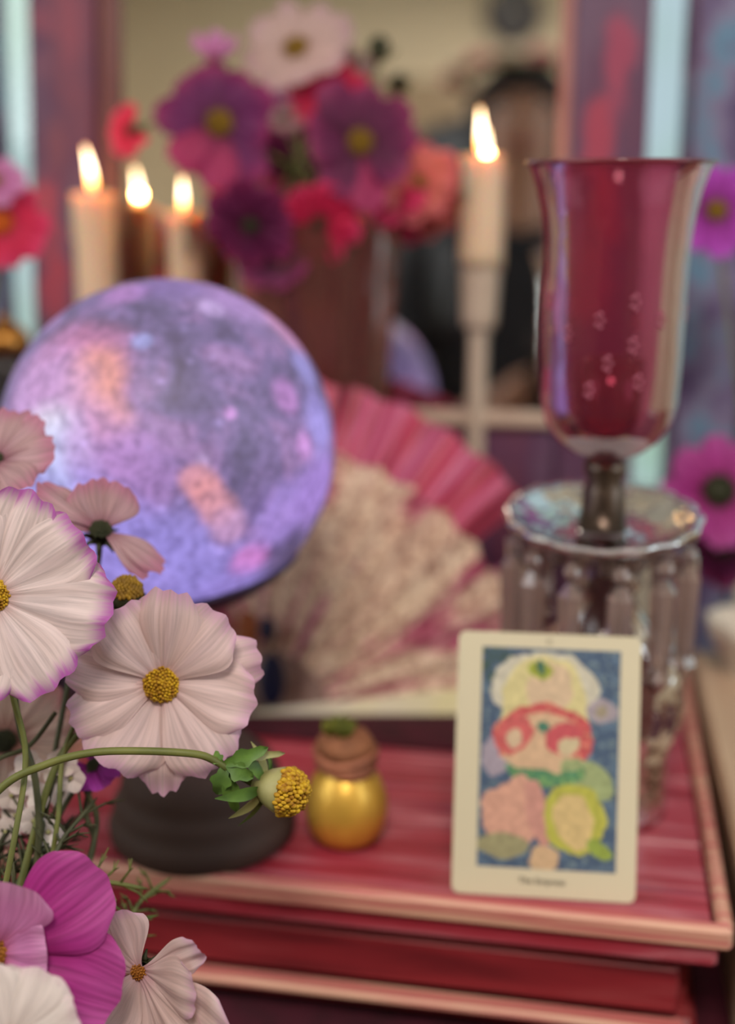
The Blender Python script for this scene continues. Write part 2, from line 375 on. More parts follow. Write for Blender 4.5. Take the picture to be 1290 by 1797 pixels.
# ------------------------------------------------------------------ red chest
BZ = .75; bx0, bx1, by0, by1 = -.27, .066, .468, .80
t = thing('red_wooden_chest', 'low worn red painted wooden chest with cream rubbed edges holding the card and lamp', 'chest', ((bx0+bx1)/2, .63, TZ+.002))
W = bx1-bx0; cx = (bx0+bx1)/2; cy = (by0+by1)/2; D = by1-by0
nb = 5
for i in range(nb):
    yb0 = by0+D*i/nb; o = mk('plank', *box((cx, yb0+D/nb/2, BZ-.005), W-.012, D/nb-.0008, .010, b=.0009), M_red, t, smooth=False)
mk('edge_moulding', *box((cx, by0-.001, BZ-.0035), W+.004, .007, .011, b=.002), M_worn, t, smooth=False, label='worn cream and pink front edge of the lid')
mk('edge_moulding', *box((bx1-.001, cy, BZ-.0035), .007, D, .011, b=.002), M_worn, t, smooth=False)
mk('edge_moulding', *box((bx0+.001, cy, BZ-.0035), .007, D, .011, b=.002), M_worn, t, smooth=False)
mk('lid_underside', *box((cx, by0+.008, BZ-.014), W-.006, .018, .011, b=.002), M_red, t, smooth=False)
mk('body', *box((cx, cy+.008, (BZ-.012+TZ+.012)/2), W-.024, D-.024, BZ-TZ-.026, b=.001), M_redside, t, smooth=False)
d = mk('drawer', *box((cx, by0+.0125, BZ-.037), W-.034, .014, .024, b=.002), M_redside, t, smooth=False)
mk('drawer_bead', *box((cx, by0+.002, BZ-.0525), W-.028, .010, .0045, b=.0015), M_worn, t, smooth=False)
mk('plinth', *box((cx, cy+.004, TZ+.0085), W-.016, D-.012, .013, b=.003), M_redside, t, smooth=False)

t = thing('cream_wooden_box', 'narrow bare beige wooden board on edge right of the red chest', 'board', (.105, .64, TZ))
p0 = atZ(1222, 1190, .757); p1 = atZ(1292, 1500, .757)
dirv = (p0-p1).normalized(); ang = math.atan2(dirv.y, dirv.x)
Mz = Matrix.Rotation(ang-PI/2, 3, 'Z'); mid = (p0+p1)/2 + Vector((.016, 0, 0))
mk('board', *box((mid.x+.0, mid.y, (TZ+.757)/2), .03, (p0-p1).length+.10, .757-TZ, Mz, .003), M_beige, t, smooth=False)
t['label'] = 'bare beige wooden board standing on edge right of the red chest'; t.name = 'beige_board'

# ------------------------------------------------------------------ mirror with painted frame
N = ray(950, 600).normalized(); MD = .85
MO = CAM + N*MD                                       # foot of the perpendicular from the eye
EX = Vector((N.y, -N.x, 0)).normalized(); EZ = EX.cross(N)
def onm(x, y, off=0):
    r = ray(x, y); return CAM + r*((MD+off)/r.dot(N))
def ab(x, y):
    v = onm(x, y)-MO; return v.dot(EX), v.dot(EZ)
MR = Matrix((EX, N, EZ)).transposed()                 # local x, y (away), z
Mm = MR.to_4x4(); Mm.translation = MO
aL, aR = ab(213, 100)[0], ab(1002, 100)[0]; bB = ab(840, 722)[1]; bT = bB+.52
fL, fR = ab(60, 200)[0], ab(1137, 200)[0]
bBot = (TZ-MO.z)/EZ.z + .004
t = thing('painted_mirror', 'vanity mirror in a wide purple frame streaked with red behind the candles', 'mirror', M=Mm)
def lb(name, a0, a1, b0, b1, y0, y1, m, bev=.002, **k):
    return mk(name, *box(((a0+a1)/2, (y0+y1)/2, (b0+b1)/2), a1-a0, y1-y0, b1-b0, b=bev), m, t, world=False, smooth=False, **k)
lb('mirror_glass', aL-.003, aR+.003, bB-.003, bT+.003, 0, .004, M_mirror, 0)
lb('frame_stile', fL, aL-.016, bBot, bT+.05, -.010, .014, M_frame, .003)
lb('frame_stile', aR, fR, bBot, bT+.05, -.010, .014, M_frame, .003)
lb('frame_rail', aL-.016, aR, bT, bT+.05, -.010, .014, M_frame, .003)
lb('frame_panel', aL-.016, aR, bBot, bB-.008, -.008, .014, M_frame, .003)
lb('bevel_strip', aL-.016, aL, bB, bT, -.007, .006, M_rust, .004, label='dark rust bevel on the left')
lb('bevel_strip', aR-.007, aR+.002, bB, bT, -.0115, .002, M_trimp, .003)
lb('ledge', aL-.016, aR, bB-.009, bB, -.016, .010, M_cream, .002, label='cream ledge under the glass')
lb('back_board', fL+.01, fR-.01, bBot, bT+.04, .0145, .020, M_brown, 0)

def pl_(x, y):
    a_, b_ = ab(x, y); return Vector((a_, 0, b_))
K = MD/FPX
patches(M_frame, [(pl_(x, y), rx*K, ry*K, c_, st) for (x, y, rx, ry, c_, st) in (
    (1085, 100, 26, 70, (160, 52, 84), .7), (1080, 170, 22, 50, (150, 54, 84), .6), (1050, 260, 26, 90, (164, 48, 74), .75), (1060, 380, 30, 80, (160, 50, 76), .7), (1030, 500, 40, 90, (150, 50, 80), .6),
    (85, 45, 26, 30, (130, 60, 80), .7), (85, 360, 34, 60, (170, 56, 74), .75), (95, 430, 34, 60, (160, 50, 70), .6), (105, 500, 30, 70, (166, 46, 66), .75), (110, 250, 22, 50, (120, 62, 76), .6), (85, 120, 22, 30, (120, 70, 90), .5))])  # red patches by the left candle paint its glow onto the frame

# wing panels either side
def wing(name, label, xa, ya, xb, yb, xo, side, Yw):
    a = atY(xa, ya, Yw); b = atY(xb, yb, Yw)
    d = (a-b).normalized(); bot = b + d*((TZ+.001-b.z)/d.z); top = a + d*((1.42-a.z)/d.z)
    wv = Vector((side*xo, .0, 0)); dy = Vector((0, .014, 0))
    V = [bot, bot+wv, top+wv, top]; V = V+[v+dy for v in V]
    Fc = [(0,1,2,3),(7,6,5,4),(0,4,5,1),(1,5,6,2),(2,6,7,3),(3,7,4,0)]
    if side < 0: Fc = [f[::-1] for f in Fc]
    t = thing(name, label, 'panel', bot+wv*.5)
    mk('board', V, Fc, M_wing, t, smooth=False)
    # a thin raised border
    g = G()
    for p, q in ((bot, top), (bot+wv, top+wv)):
        g.add(*tube([p+Vector((side*.006 if p is bot else -side*.006, -.001, 0)), q+Vector((side*.006 if p is bot else -side*.006, -.001, 0))], .0022, 8))
    g.obj('border', M_frame, t); return t
wing('side_panel', 'blue and purple painted panel right of the mirror, behind the pink glass shade', 1207, 0, 1183, 430, .060, 1, .90)
wing('side_panel', 'dark blue purple painted panel at the far left edge', -8, 0, 12, 500, .10, -1, .90)

# ------------------------------------------------------------------ candles
M_wax = mat('ivory_wax', (226, 200, 172), .45, col2=(222, 194, 164), scale=8, sss=.9, sssr=(1.0, .45, .15))
M_wick = mat('burnt_wick', (30, 20, 15), .9)
M_flame = emis('flame', [(0, (60, 60, 160)), (.10, (255, 130, 40)), (.28, (255, 190, 110)), (.55, (255, 226, 190)), (.9, (255, 214, 160)), (1, (255, 150, 60))], 5)
M_stick = mat('cream_enamel', (200, 182, 162), .35, col2=(188, 168, 150), scale=25)
M_brass = mat('aged_brass', (190, 140, 70), .3, 1, col2=(150, 100, 50), scale=20)
M_black = mat('black_lacquer', (34, 28, 30), .35, col2=(26, 20, 22), scale=20)
def candle(px_c, y_top, depth, wpx, z_bot, label, flame_px, group='lit taper candles before the mirror', lean=0.0, power=.5, skew=0):
    top = atD(px_c, y_top, depth); r = px(wpx, depth)/2; fl = px(flame_px, depth)
    h = top.z-z_bot; base = Vector((top.x, top.y, z_bot))
    t = thing('candle', label, 'candle', base, group=group)
    rr = random.Random(px_c)
    prof = [(0, 0), (r*1.02, 0), (r*1.04, h*.1), (r*1.0, h*.5), (r*.97, h*.85), (r*1.0, h*.955), (r*1.03, h*.985), (r*.98, h), (r*.85, h*.995), (r*.5, h-.002), (0, h-.0025)]
    ph = rr.random()*6
    V, Fc = lathe(prof, 36, base, wob=lambda a, j, R_, z: 1+.025*math.sin(3*a+ph+z*40)+(.03*math.sin(5*a+ph) if 5 <= j <= 8 else 0))
    mk('wax', V, Fc, M_wax, t)
    for k in range(3):      # wax runs
        a = rr.random()*6.28; q = [base+Vector((math.cos(a)*r*1.0, math.sin(a)*r*1.0, h*.99-s)) for s in (0, .006, .014, .022+.01*rr.random())]
        mk('wax_drip', *tube(q, [r*.10, r*.16, r*.16, r*.2], 8), M_wax, t)
    tp = base+Vector((0, 0, h-.003))
    mk('wick', *tube([tp, tp+Vector((.0004, 0, .004)), tp+Vector((.0015, 0, .008))], .0007, 6), M_wick, t)
    n, m = 20, 16; V = []; Fc = []; at = []
    for j in range(m+1):
        u = j/m; z = .003+fl*u
        rad = fl*.088*(math.sin(PI*min(1, u*1.0)**.62))**.8*(1-.25*u) + .0001
        for i in range(n):
            a = 2*PI*i/n; V.append(tp+Vector((rad*math.cos(a)+skew*fl*u*u, rad*math.sin(a), z))); at.append(u)
    for j in range(m):
        for i in range(n): Fc.append((j*n+i, j*n+(i+1) % n, (j+1)*n+(i+1) % n, (j+1)*n+i))
    mk('flame', V, Fc, M_flame, t, attrs={'pt': at})
    l = bpy.data.lights.new('candle_light', 'POINT'); l.energy = power; l.color = lin((255, 190, 110)); l.shadow_soft_size = .003
    lo = bpy.data.objects.new('candle_light', l); C.objects.link(lo); lo.parent = t; lo.location = (0, 0, h+.010)
    return t, base, r
tall, tb, tr_ = candle(845, 272, .79, 74, atD(848, 470, .79).z, 'lit ivory candle with a tall flame in the cream candlestick beside the pink glass', 80, skew=-.05, power=.035)
cA, cAb, cAr = candle(163, 338, .815, 74, atD(163, 600, .815).z, 'lit ivory candle rising behind the glowing globe, nearer the left frame edge', 80, skew=-.14, power=.035)
cB, cBb, cBr = candle(322, 372, .811, 62, atD(322, 600, .811).z, 'short lit ivory candle with a small flame between the globe and the purple flower', 60, skew=0, power=.03)
def candlestick(label, base, r, zc, zbase, stem_r, name='candlestick', m=None):
    m = m or M_stick; x, y = base.x, base.y; hb = zc - zbase
    t = thing(name, label, 'candlestick', (x, y, zbase))
    mk('cup', *lathe([(0, zc-.042), (r*.80, zc-.042), (r*.90, zc-.040), (r*.93, zc-.034), (r*1.0, zc-.008), (r*1.06, zc+.0), (r*1.06, zc+.002), (r*1.0, zc+.002), (r*.97, zc-.004), (0, zc-.004)], 32, (x, y, 0)), m, t)
    mk('stem', *lathe([(stem_r, zbase+.012), (stem_r*1.02, zbase+hb*.3), (stem_r, zc-.041)], 24, (x, y, 0)), m, t)
    mk('collar', *lathe([(stem_r, zc-.050), (stem_r*1.12, zc-.048), (stem_r*1.12, zc-.044), (stem_r, zc-.041)], 24, (x, y, 0)), m, t)
    mk('foot', *lathe([(0, zbase), (.026, zbase), (.027, zbase+.003), (.018, zbase+.007), (stem_r*1.4, zbase+.014), (stem_r, zbase+.02)], 32, (x, y, 0)), m, t)
    return t
zc = atD(848, 465, .79).z
candlestick('slim cream candlestick with a cylindrical cup, standing in front of the mirror', tb, px(66, .79)/2, zc, BZ, px(32, .79)/2)
candlestick('cream candlestick mostly hidden behind the glowing globe on its left side', cAb, cAr*1.05, cAb.z+.004, BZ, .005)
candlestick('low cream candlestick hidden behind the middle of the glowing globe', cBb, cBr*1.08, cBb.z+.004, BZ, .005)

# small black jar with a brass lid, far left
q = atD(10, 615, .78)
t = thing('lidded_jar', 'black jar with a brass lid at the left edge behind the globe', 'jar', (q.x, q.y, TZ))
h = q.z-TZ
mk('jar_body', *lathe([(0, 0), (.017, 0), (.021, .01), (.022, h*.5), (.020, h-.01), (.015, h), (0, h)], 32, (q.x, q.y, TZ)), M_black, t)
mk('lid', *lathe([(.015, h), (.0165, h+.002), (.015, h+.010), (.010, h+.016), (.003, h+.019), (.0035, h+.022), (0, h+.024)], 32, (q.x, q.y, TZ)), M_brass, t, label='brass lid')

# ------------------------------------------------------------------ galaxy globe lamp
def moon_mat(cent, r):
    m, nt, b = newmat('galaxy_print'); nt.nodes.remove(b); o = nt.nodes['Material Output']
    tc = nt.nodes.new('ShaderNodeTexCoord')
    def noise_(scale, detail=5, dist=0):
        n = nt.nodes.new('ShaderNodeTexNoise'); n.inputs['Scale'].default_value = scale; n.inputs['Detail'].default_value = detail
        n.inputs['Distortion'].default_value = dist; nt.links.new(tc.outputs['Object'], n.inputs['Vector']); return n
    n1 = noise_(34, 8, .6); r1 = ramp(nt, [(.32, (70, 60, 100)), (.45, (98, 86, 132)), (.54, (124, 104, 158)), (.63, (154, 118, 174)), (.74, (186, 156, 208))])
    nt.links.new(n1.outputs['Fac'], r1.inputs[0]); cur = r1.outputs[0]
    nw = noise_(22, 6, .8)
    blobs = [  # pixel on the globe, radius in px, colour, strength
        (130, 660, 100, (216, 132, 180), .8), (165, 665, 56, (238, 156, 140), .9), (190, 735, 44, (236, 158, 150), .85), (70, 710, 90, (206, 160, 220), .8),
        (80, 790, 66, (236, 228, 250), 1), (115, 835, 72, (204, 214, 255), 1), (180, 790, 70, (202, 150, 214), .7), (230, 830, 70, (182, 136, 208), .7),
        (40, 880, 90, (176, 176, 246), .95), (150, 960, 120, (166, 152, 240), .9), (300, 1000, 110, (164, 150, 236), .85), (346, 846, 26, (224, 150, 160), .8), (362, 868, 26, (228, 150, 156), .8), (382, 895, 28, (224, 154, 168), .8), (400, 925, 30, (210, 158, 200), .75),
        (440, 985, 34, (222, 140, 220), .95), (400, 1040, 70, (166, 146, 234), .7), (500, 900, 60, (172, 142, 226), .8), (560, 850, 70, (176, 140, 228), .9),
        (560, 740, 60, (170, 156, 238), .95), (540, 650, 42, (162, 156, 232), .8), (505, 700, 34, (198, 136, 212), .85), (535, 780, 30, (214, 150, 226), .9),
        (420, 535, 60, (178, 138, 208), .75), (500, 580, 46, (206, 144, 196), .8), (220, 512, 40, (190, 132, 206), .8), (300, 500, 60, (146, 116, 190), .6), (370, 540, 22, (196, 166, 224), .9), (250, 600, 18, (160, 168, 232), .8), (405, 725, 15, (210, 150, 224), 1)]
    for (x, y, rp_, col, s) in blobs:
        rr = ray(x, y); oc = CAM-cent; A = rr.dot(rr); B = 2*rr.dot(oc); Cc = oc.dot(oc)-r*r; disc = B*B-4*A*Cc
        P = (CAM + rr*((-B-math.sqrt(disc))/(2*A)) if disc > 0 else cent + ((CAM+rr*(-B/(2*A)))-cent).normalized()*r) - cent
        vd = nt.nodes.new('ShaderNodeVectorMath'); vd.operation = 'DISTANCE'; vd.inputs[1].default_value = P
        nt.links.new(tc.outputs['Object'], vd.inputs[0])
        ma = nt.nodes.new('ShaderNodeMath'); ma.operation = 'MULTIPLY_ADD'; ma.inputs[1].default_value = px(rp_, .55)*.9+.006
        sub = nt.nodes.new('ShaderNodeMath'); sub.operation = 'SUBTRACT'; sub.inputs[1].default_value = .5
        nt.links.new(nw.outputs['Fac'], sub.inputs[0]); nt.links.new(sub.outputs[0], ma.inputs[0]); nt.links.new(vd.outputs['Value'], ma.inputs[2])
        mr = nt.nodes.new('ShaderNodeMapRange'); mr.interpolation_type = 'SMOOTHSTEP'
        mr.inputs[1].default_value = px(rp_, .55)*1.5; mr.inputs[2].default_value = px(rp_, .55)*.55; mr.inputs[3].default_value = 0; mr.inputs[4].default_value = s
        nt.links.new(ma.outputs[0], mr.inputs[0])
        mx = nt.nodes.new('ShaderNodeMix'); mx.data_type = 'RGBA'; mx.inputs[7].default_value = L4(col)
        nt.links.new(mr.outputs[0], mx.inputs[0]); nt.links.new(cur, mx.inputs[6]); cur = mx.outputs[2]
    # speckle: small stars and dark grain
    n2 = noise_(230, 4); r2 = ramp(nt, [(.34, (196, 194, 202)), (.5, (236, 236, 238)), (.62, (255, 255, 255))]); nt.links.new(n2.outputs['Fac'], r2.inputs[0])
    mm = nt.nodes.new('ShaderNodeMix'); mm.data_type = 'RGBA'; mm.blend_type = 'MULTIPLY'; mm.inputs[0].default_value = 1
    nt.links.new(cur, mm.inputs[6]); nt.links.new(r2.outputs[0], mm.inputs[7]); cur = mm.outputs[2]
    vo = nt.nodes.new('ShaderNodeTexVoronoi'); vo.inputs['Scale'].default_value = 75; nt.links.new(tc.outputs['Object'], vo.inputs['Vector'])
    r3 = ramp(nt, [(.0, (120, 105, 150)), (.16, (30, 26, 40)), (.26, (0, 0, 0))]); nt.links.new(vo.outputs['Distance'], r3.inputs[0])
    aa = nt.nodes.new('ShaderNodeMix'); aa.data_type = 'RGBA'; aa.blend_type = 'ADD'; aa.inputs[0].default_value = 1
    nt.links.new(cur, aa.inputs[6]); nt.links.new(r3.outputs[0], aa.inputs[7]); cur = aa.outputs[2]
    e = nt.nodes.new('ShaderNodeEmission'); e.inputs['Strength'].default_value = 1.0; nt.links.new(cur, e.inputs[0])
    di = nt.nodes.new('ShaderNodeBsdfPrincipled'); di.inputs['Roughness'].default_value = .55; di.inputs['Base Color'].default_value = (.06, .05, .07, 1)
    ad = nt.nodes.new('ShaderNodeAddShader'); nt.links.new(e.outputs[0], ad.inputs[0]); nt.links.new(di.outputs[0], ad.inputs[1])
    nt.links.new(ad.outputs[0], o.inputs['Surface']); return m
mc = atD(297, 784, .59); mrad = px(293, .585)
sx_, sy_ = mc.x+.004, mc.y+.0
t = thing('globe_lamp_stand', 'black stand with a wide round foot under the glowing globe', 'lamp stand', (sx_-.0, .52, BZ))
fr = px(157, .60); fc = atZ(357, 1452, BZ+.002); fc.z = BZ
M_iron = mat('dark_grey_iron', (46, 30, 28), .75, col2=(62, 44, 36), scale=12, lo=.4, hi=.7)
mk('foot', *lathe([(0, 0), (fr*.93, 0), (fr, .003), (fr*1.01, .009), (fr*.97, .013), (fr*.93, .014), (fr*.95, .019), (fr*.88, .024), (fr*.85, .025), (fr*.86, .029), (fr*.80, .036), (fr*.6, .044), (fr*.3, .049), (.010, .053), (.006, .062)], 56, fc), M_iron, t)
cupz = mc.z-mrad
mk('stem', *tube(spline([fc+Vector((0,0,.05)), fc+Vector((0, .01, .065)), Vector((mc.x, mc.y, cupz-.012))], 6), .0055, 12), M_iron, t)
Mt = Matrix.Rotation(math.radians(14), 3, F)
prof = [(mrad*1.03*math.sin(a), -mrad*1.03*math.cos(a)) for a in [math.radians(v) for v in (2, 8, 16, 24, 31, 37)]]
prof += [(mrad*1.004*math.sin(a), -mrad*1.004*math.cos(a)) for a in [math.radians(v) for v in (37, 31, 24)]]
mk('cup', *lathe(prof, 48, mc, Matrix.Rotation(math.radians(-12), 3, F)), mat('dark_plum_plastic', (48, 34, 58), .4), t, label='dark plum cup holding the globe')
t = thing('globe_lamp', 'large glowing purple galaxy globe on a black stand', 'lamp', mc)
V, Fc = ball((0,0,0), mrad, 96, 64)
mk('shade', V, Fc, moon_mat(mc, mrad), t, world=False)

# ------------------------------------------------------------------ fans
def fan_leaf(piv, ex, ez, ny, r0, r1, a0, a1, pleats, amp, ruffle=0, seed=1, thick=.0006):
    """pleated sector; ex/ez span its plane, ny its normal toward the viewer"""
    V = []; Fc = []; at_a = []; at_r = []; sub = 4; na = pleats*2*sub; nr = 14
    for j in range(nr+1):
        u = j/nr
        for i in range(na+1):
            s = i/na; a = math.radians(a0+(a1-a0)*s)
            ph = (i/sub) % 2; zig = (ph if ph < 1 else 2-ph)-.5
            r = r0+(r1-r0)*u
            edge = r*(1+(.014*math.cos(2*PI*i/(2*sub)))*(u**4))
            z = zig*amp*(.35+.65*u) + ruffle*math.sin(s*37+seed)*u*u + noise.noise(Vector((s*14, u*3, seed)))*amp*.35
            V.append(piv+ex*(edge*math.cos(a))+ez*(edge*math.sin(a))+ny*z); at_a.append(s); at_r.append(u)
    w_ = na+1
    for j in range(nr):
        for i in range(na): Fc.append((j*w_+i, j*w_+i+1, (j+1)*w_+i+1, (j+1)*w_+i))
    return V, Fc, {'fa': at_a, 'fr': at_r}
def fan_mat(name, els, sa, sr, scale=1.0, glit=0, rough=.6, trans=.15, dist=.6):
    m, nt, b = newmat(name); o = nt.nodes['Material Output']
    cb = nt.nodes.new('ShaderNodeCombineXYZ')
    for k, (key, s) in enumerate((('fa', sa), ('fr', sr))):
        mm = nt.nodes.new('ShaderNodeMath'); mm.operation = 'MULTIPLY'; mm.inputs[1].default_value = s
        nt.links.new(attr(nt, key), mm.inputs[0]); nt.links.new(mm.outputs[0], cb.inputs[k])
    nz = nt.nodes.new('ShaderNodeTexNoise'); nz.inputs['Scale'].default_value = scale; nz.inputs['Detail'].default_value = 6; nz.inputs['Distortion'].default_value = dist
    nt.links.new(cb.outputs[0], nz.inputs['Vector']); r = ramp(nt, els); nt.links.new(nz.outputs['Fac'], r.inputs[0])
    cur = r.outputs[0]
    if glit:
        tc = nt.nodes.new('ShaderNodeTexCoord'); n2 = nt.nodes.new('ShaderNodeTexNoise'); n2.inputs['Scale'].default_value = glit; n2.inputs['Detail'].default_value = 5
        nt.links.new(tc.outputs['Object'], n2.inputs['Vector'])
        r2 = ramp(nt, [(.36, (176, 150, 150)), (.48, (228, 216, 212)), (.6, (255, 255, 255))]); nt.links.new(n2.outputs['Fac'], r2.inputs[0])
        mx = nt.nodes.new('ShaderNodeMix'); mx.data_type = 'RGBA'; mx.blend_type = 'MULTIPLY'; mx.inputs[0].default_value = 1
        nt.links.new(cur, mx.inputs[6]); nt.links.new(r2.outputs[0], mx.inputs[7]); cur = mx.outputs[2]
        bp = nt.nodes.new('ShaderNodeBump'); bp.inputs['Strength'].default_value = .8; bp.inputs['Distance'].default_value = .002
        nt.links.new(n2.outputs['Fac'], bp.inputs['Height']); nt.links.new(bp.outputs['Normal'], b.inputs['Normal'])
    nt.links.new(cur, b.inputs['Base Color']); b.inputs['Roughness'].default_value = rough
    tl = nt.nodes.new('ShaderNodeBsdfTranslucent'); nt.links.new(cur, tl.inputs['Color'])
    ms = nt.nodes.new('ShaderNodeMixShader'); ms.inputs[0].default_value = trans
    nt.links.new(b.outputs[0], ms.inputs[1]); nt.links.new(tl.outputs[0], ms.inputs[2]); nt.links.new(ms.outputs[0], o.inputs['Surface'])
    return m
M_leafc = fan_mat('cream_lace_print', [(.34, (160, 46, 84)), (.42, (210, 118, 144)), (.47, (250, 220, 194)), (.6, (255, 238, 208)), (.67, (226, 150, 170)), (.74, (184, 84, 140))], 11, .9, 1.3, 190, .7, .25)
M_leafp = fan_mat('pink_satin', [(.36, (110, 34, 50)), (.46, (200, 78, 104)), (.56, (224, 124, 164)), (.64, (190, 70, 96)), (.72, (120, 40, 56))], 30, .5, 1.0, 0, .38, .15, .2)  # darker bands paint the shade of the folds into the pink
M_ribw = mat('pearl_white_slats', (222, 214, 204), .3, col2=(226, 216, 168), scale=14)
M_ribb = multi('taupe_painted_slats', [(.35, (120, 90, 82)), (.55, (150, 122, 112)), (.7, (124, 84, 90))], 60, (1,1,1), .5)
M_blue = mat('dark_blue_enamel', (18, 24, 56), .3)
M_orange = mat('burnt_orange_enamel', (140, 74, 34), .5)
def fan(label, pivd, tilt, r_in, r_out, a0, a1, pleats, amp, leafm, ruffle, seed, guards, gm, ribm, rib_n, Yoff=0):
    ny = (-F + Vector((0,0,1))*tilt); ny = (ny - R*ny.dot(R)).normalized()
    ex = R.copy(); ez = ny.cross(ex)*1.0
    if ez.z < 0: ez = -ez
    t = thing('folding_fan', label, 'fan', pivd)
    V, Fc, A = fan_leaf(pivd, ex, ez, ny, r_in, r_out, a0, a1, pleats, amp, ruffle, seed)
    mk('leaf', V, Fc, leafm, t, attrs=A)
    for i in range(rib_n+1):
        a = math.radians(a0+(a1-a0)*i/rib_n); d = ex*math.cos(a)+ez*math.sin(a); s = d.cross(ny)
        Mx = Matrix((d, s, ny)).transposed()
        mk('rib', *box(pivd+d*(r_in*.5+.004)+ny*(-.001-.0004*(i % 3)), r_in+.02, .0115, .0010, Mx, .0003), ribm, t, smooth=False)
    for (ga, gl) in guards:
        a = math.radians(ga); d = ex*math.cos(a)+ez*math.sin(a); s = d.cross(ny); Mx = Matrix((d, s, ny)).transposed()
        V, Fc = box((0,0,0), gl+.012, .0150, .0022, None, .0007)
        V = [Mx @ Vector((v.x, v.y*(1+.25*v.x/gl), v.z))+pivd+d*(gl/2-.006)+ny*.0062 for v in V]
        mk('guard_stick', V, Fc, gm, t, smooth=False, label='pearly white guard stick')
    mk('rivet', *ball(pivd+ny*.008, .0028, 14, 8), M_brass, t)
    return t, ex, ez, ny
fd = .715; piv = atD(452, 1266, fd)
k = fd/FPX
tF, fex, fez, fny = fan('open folding fan with cream lace leaf streaked magenta, in front of the pink one', piv, .10, 128*k, 492*k, 5, 150, 17, .0075, M_leafc, .001, 2, [(5.5, 372*k)], M_ribw, M_ribb, 17)
for (x, y, rx, ry, m_) in ((478, 1192, 24, 46, M_blue), (470, 1105, 15, 22, M_blue), (436, 1104, 20, 34, M_orange), (405, 1098, 12, 14, M_redside)):
    c_ = atD(x, y, fd) + fny*.006; s = fd/FPX
    mk('enamel_drop', *ball(c_, 1.0, 20, 10, 1, Matrix((fex*rx*s, fny*.0012, fez*ry*s)).transposed()), m_, tF, label='dark blue painted drop' if m_ is M_blue else ('red painted drop' if m_ is M_redside else 'burnt orange painted drop'))
piv2 = atD(452, 1262, fd+.016); k2 = (fd+.016)/FPX
fan('larger pink satin pleated fan standing open behind the cream lace fan', piv2, .10, 300*k2, 612*k2, 39, 150, 13, .019, M_leafp, .002, 5, [], M_ribw, M_ribb, 11)
fan('magenta pleated fan tip showing behind the hanging prisms', atD(470, 1272, fd+.024), .10, 260*k2, 500*k2, 2, 34, 5, .008, fan_mat('magenta_satin', [(.3, (120, 30, 80)), (.6, (170, 60, 120)), (.8, (190, 110, 140))], 12, 2), .001, 8, [], M_ribw, M_ribb, 4)

o = tag(mk('fan_shadow_sheet', *box((-.108, .688, BZ+.002), .172, .158, .0035, b=.001), M_maroon, smooth=False), 'dark maroon sheet added on the chest as the shadow beneath the fans', 'cloth'); origin(o)  # dark sheet added for the shadow under the fans
# ------------------------------------------------------------------ gold bottle
M_gold = mat('gold_glitter_fill', (228, 186, 84), .36, .5, col2=(206, 160, 60), scale=10, bump=.2, bscale=200)
M_cork = mat('brown_cork', (150, 98, 66), .8, col2=(120, 76, 50), scale=90, bump=.5)
M_twine = mat('coppery_twine', (176, 112, 82), .55, col2=(130, 80, 60), scale=60)
M_moss = mat('yellow_green_moss', (120, 120, 30), .8, col2=(80, 86, 24), scale=60)
M_clear = mat('clear_glass', (255, 255, 255), .02, 0, trans=1, ior=1.45, col2=(250, 252, 255))
bp_ = atZ(597, 1500, BZ); br = px(74, .565); bc = Vector((bp_.x, bp_.y+br*.75, BZ))
t = thing('gold_bottle', 'small round gold bottle with a cork and copper twine beside the card', 'bottle', bc)
mk('belly', *lathe([(0, 0), (br*.55, .0), (br*.7, .002), (br*.9, br*.35), (br, br*.85), (br*.97, br*1.2), (br*.82, br*1.62), (br*.62, br*1.85), (br*.55, br*1.95)], 48, bc), M_gold, t)
mk('neck', *lathe([(br*.60, br*1.82), (br*.56, br*1.95), (br*.56, br*2.2), (br*.62, br*2.3), (br*.62, br*2.36), (br*.5, br*2.36)], 40, bc), M_cork, t)
for j in range(3): 
    q = [bc+Vector((math.cos(a)*br*(.66+.03*j), math.sin(a)*br*(.66+.03*j), br*(1.98+.17*j)+.0012*math.sin(a*2+j))) for a in [2*PI*i/28 for i in range(28)]]
    V, Fc = tube(q+[q[0]], br*.085, 8, False); mk('twine', V, Fc, M_twine, t)
mk('cork', *lathe([(0, br*2.3), (br*.58, br*2.3), (br*.70, br*2.4), (br*.68, br*2.6), (br*.56, br*2.76), (0, br*2.8)], 32, bc, wob=lambda a, j, r, z: 1+.05*math.sin(4*a+z*300)), M_cork, t)
g = G(); rr = random.Random(4)
for i in range(26):
    a = rr.random()*6.28; q = math.sqrt(rr.random())*br*.3; p = bc+Vector((math.cos(a)*q-.003, math.sin(a)*q, br*2.78))
    g.add(*tube([p, p+Vector((rr.uniform(-.002,.002), rr.uniform(-.002,.002), .004)), p+Vector((rr.uniform(-.004,.004), rr.uniform(-.004,.004), rr.uniform(.005,.008)))], [.0012,.0012,.0004], 5))
g.obj('moss_tuft', M_moss, t)

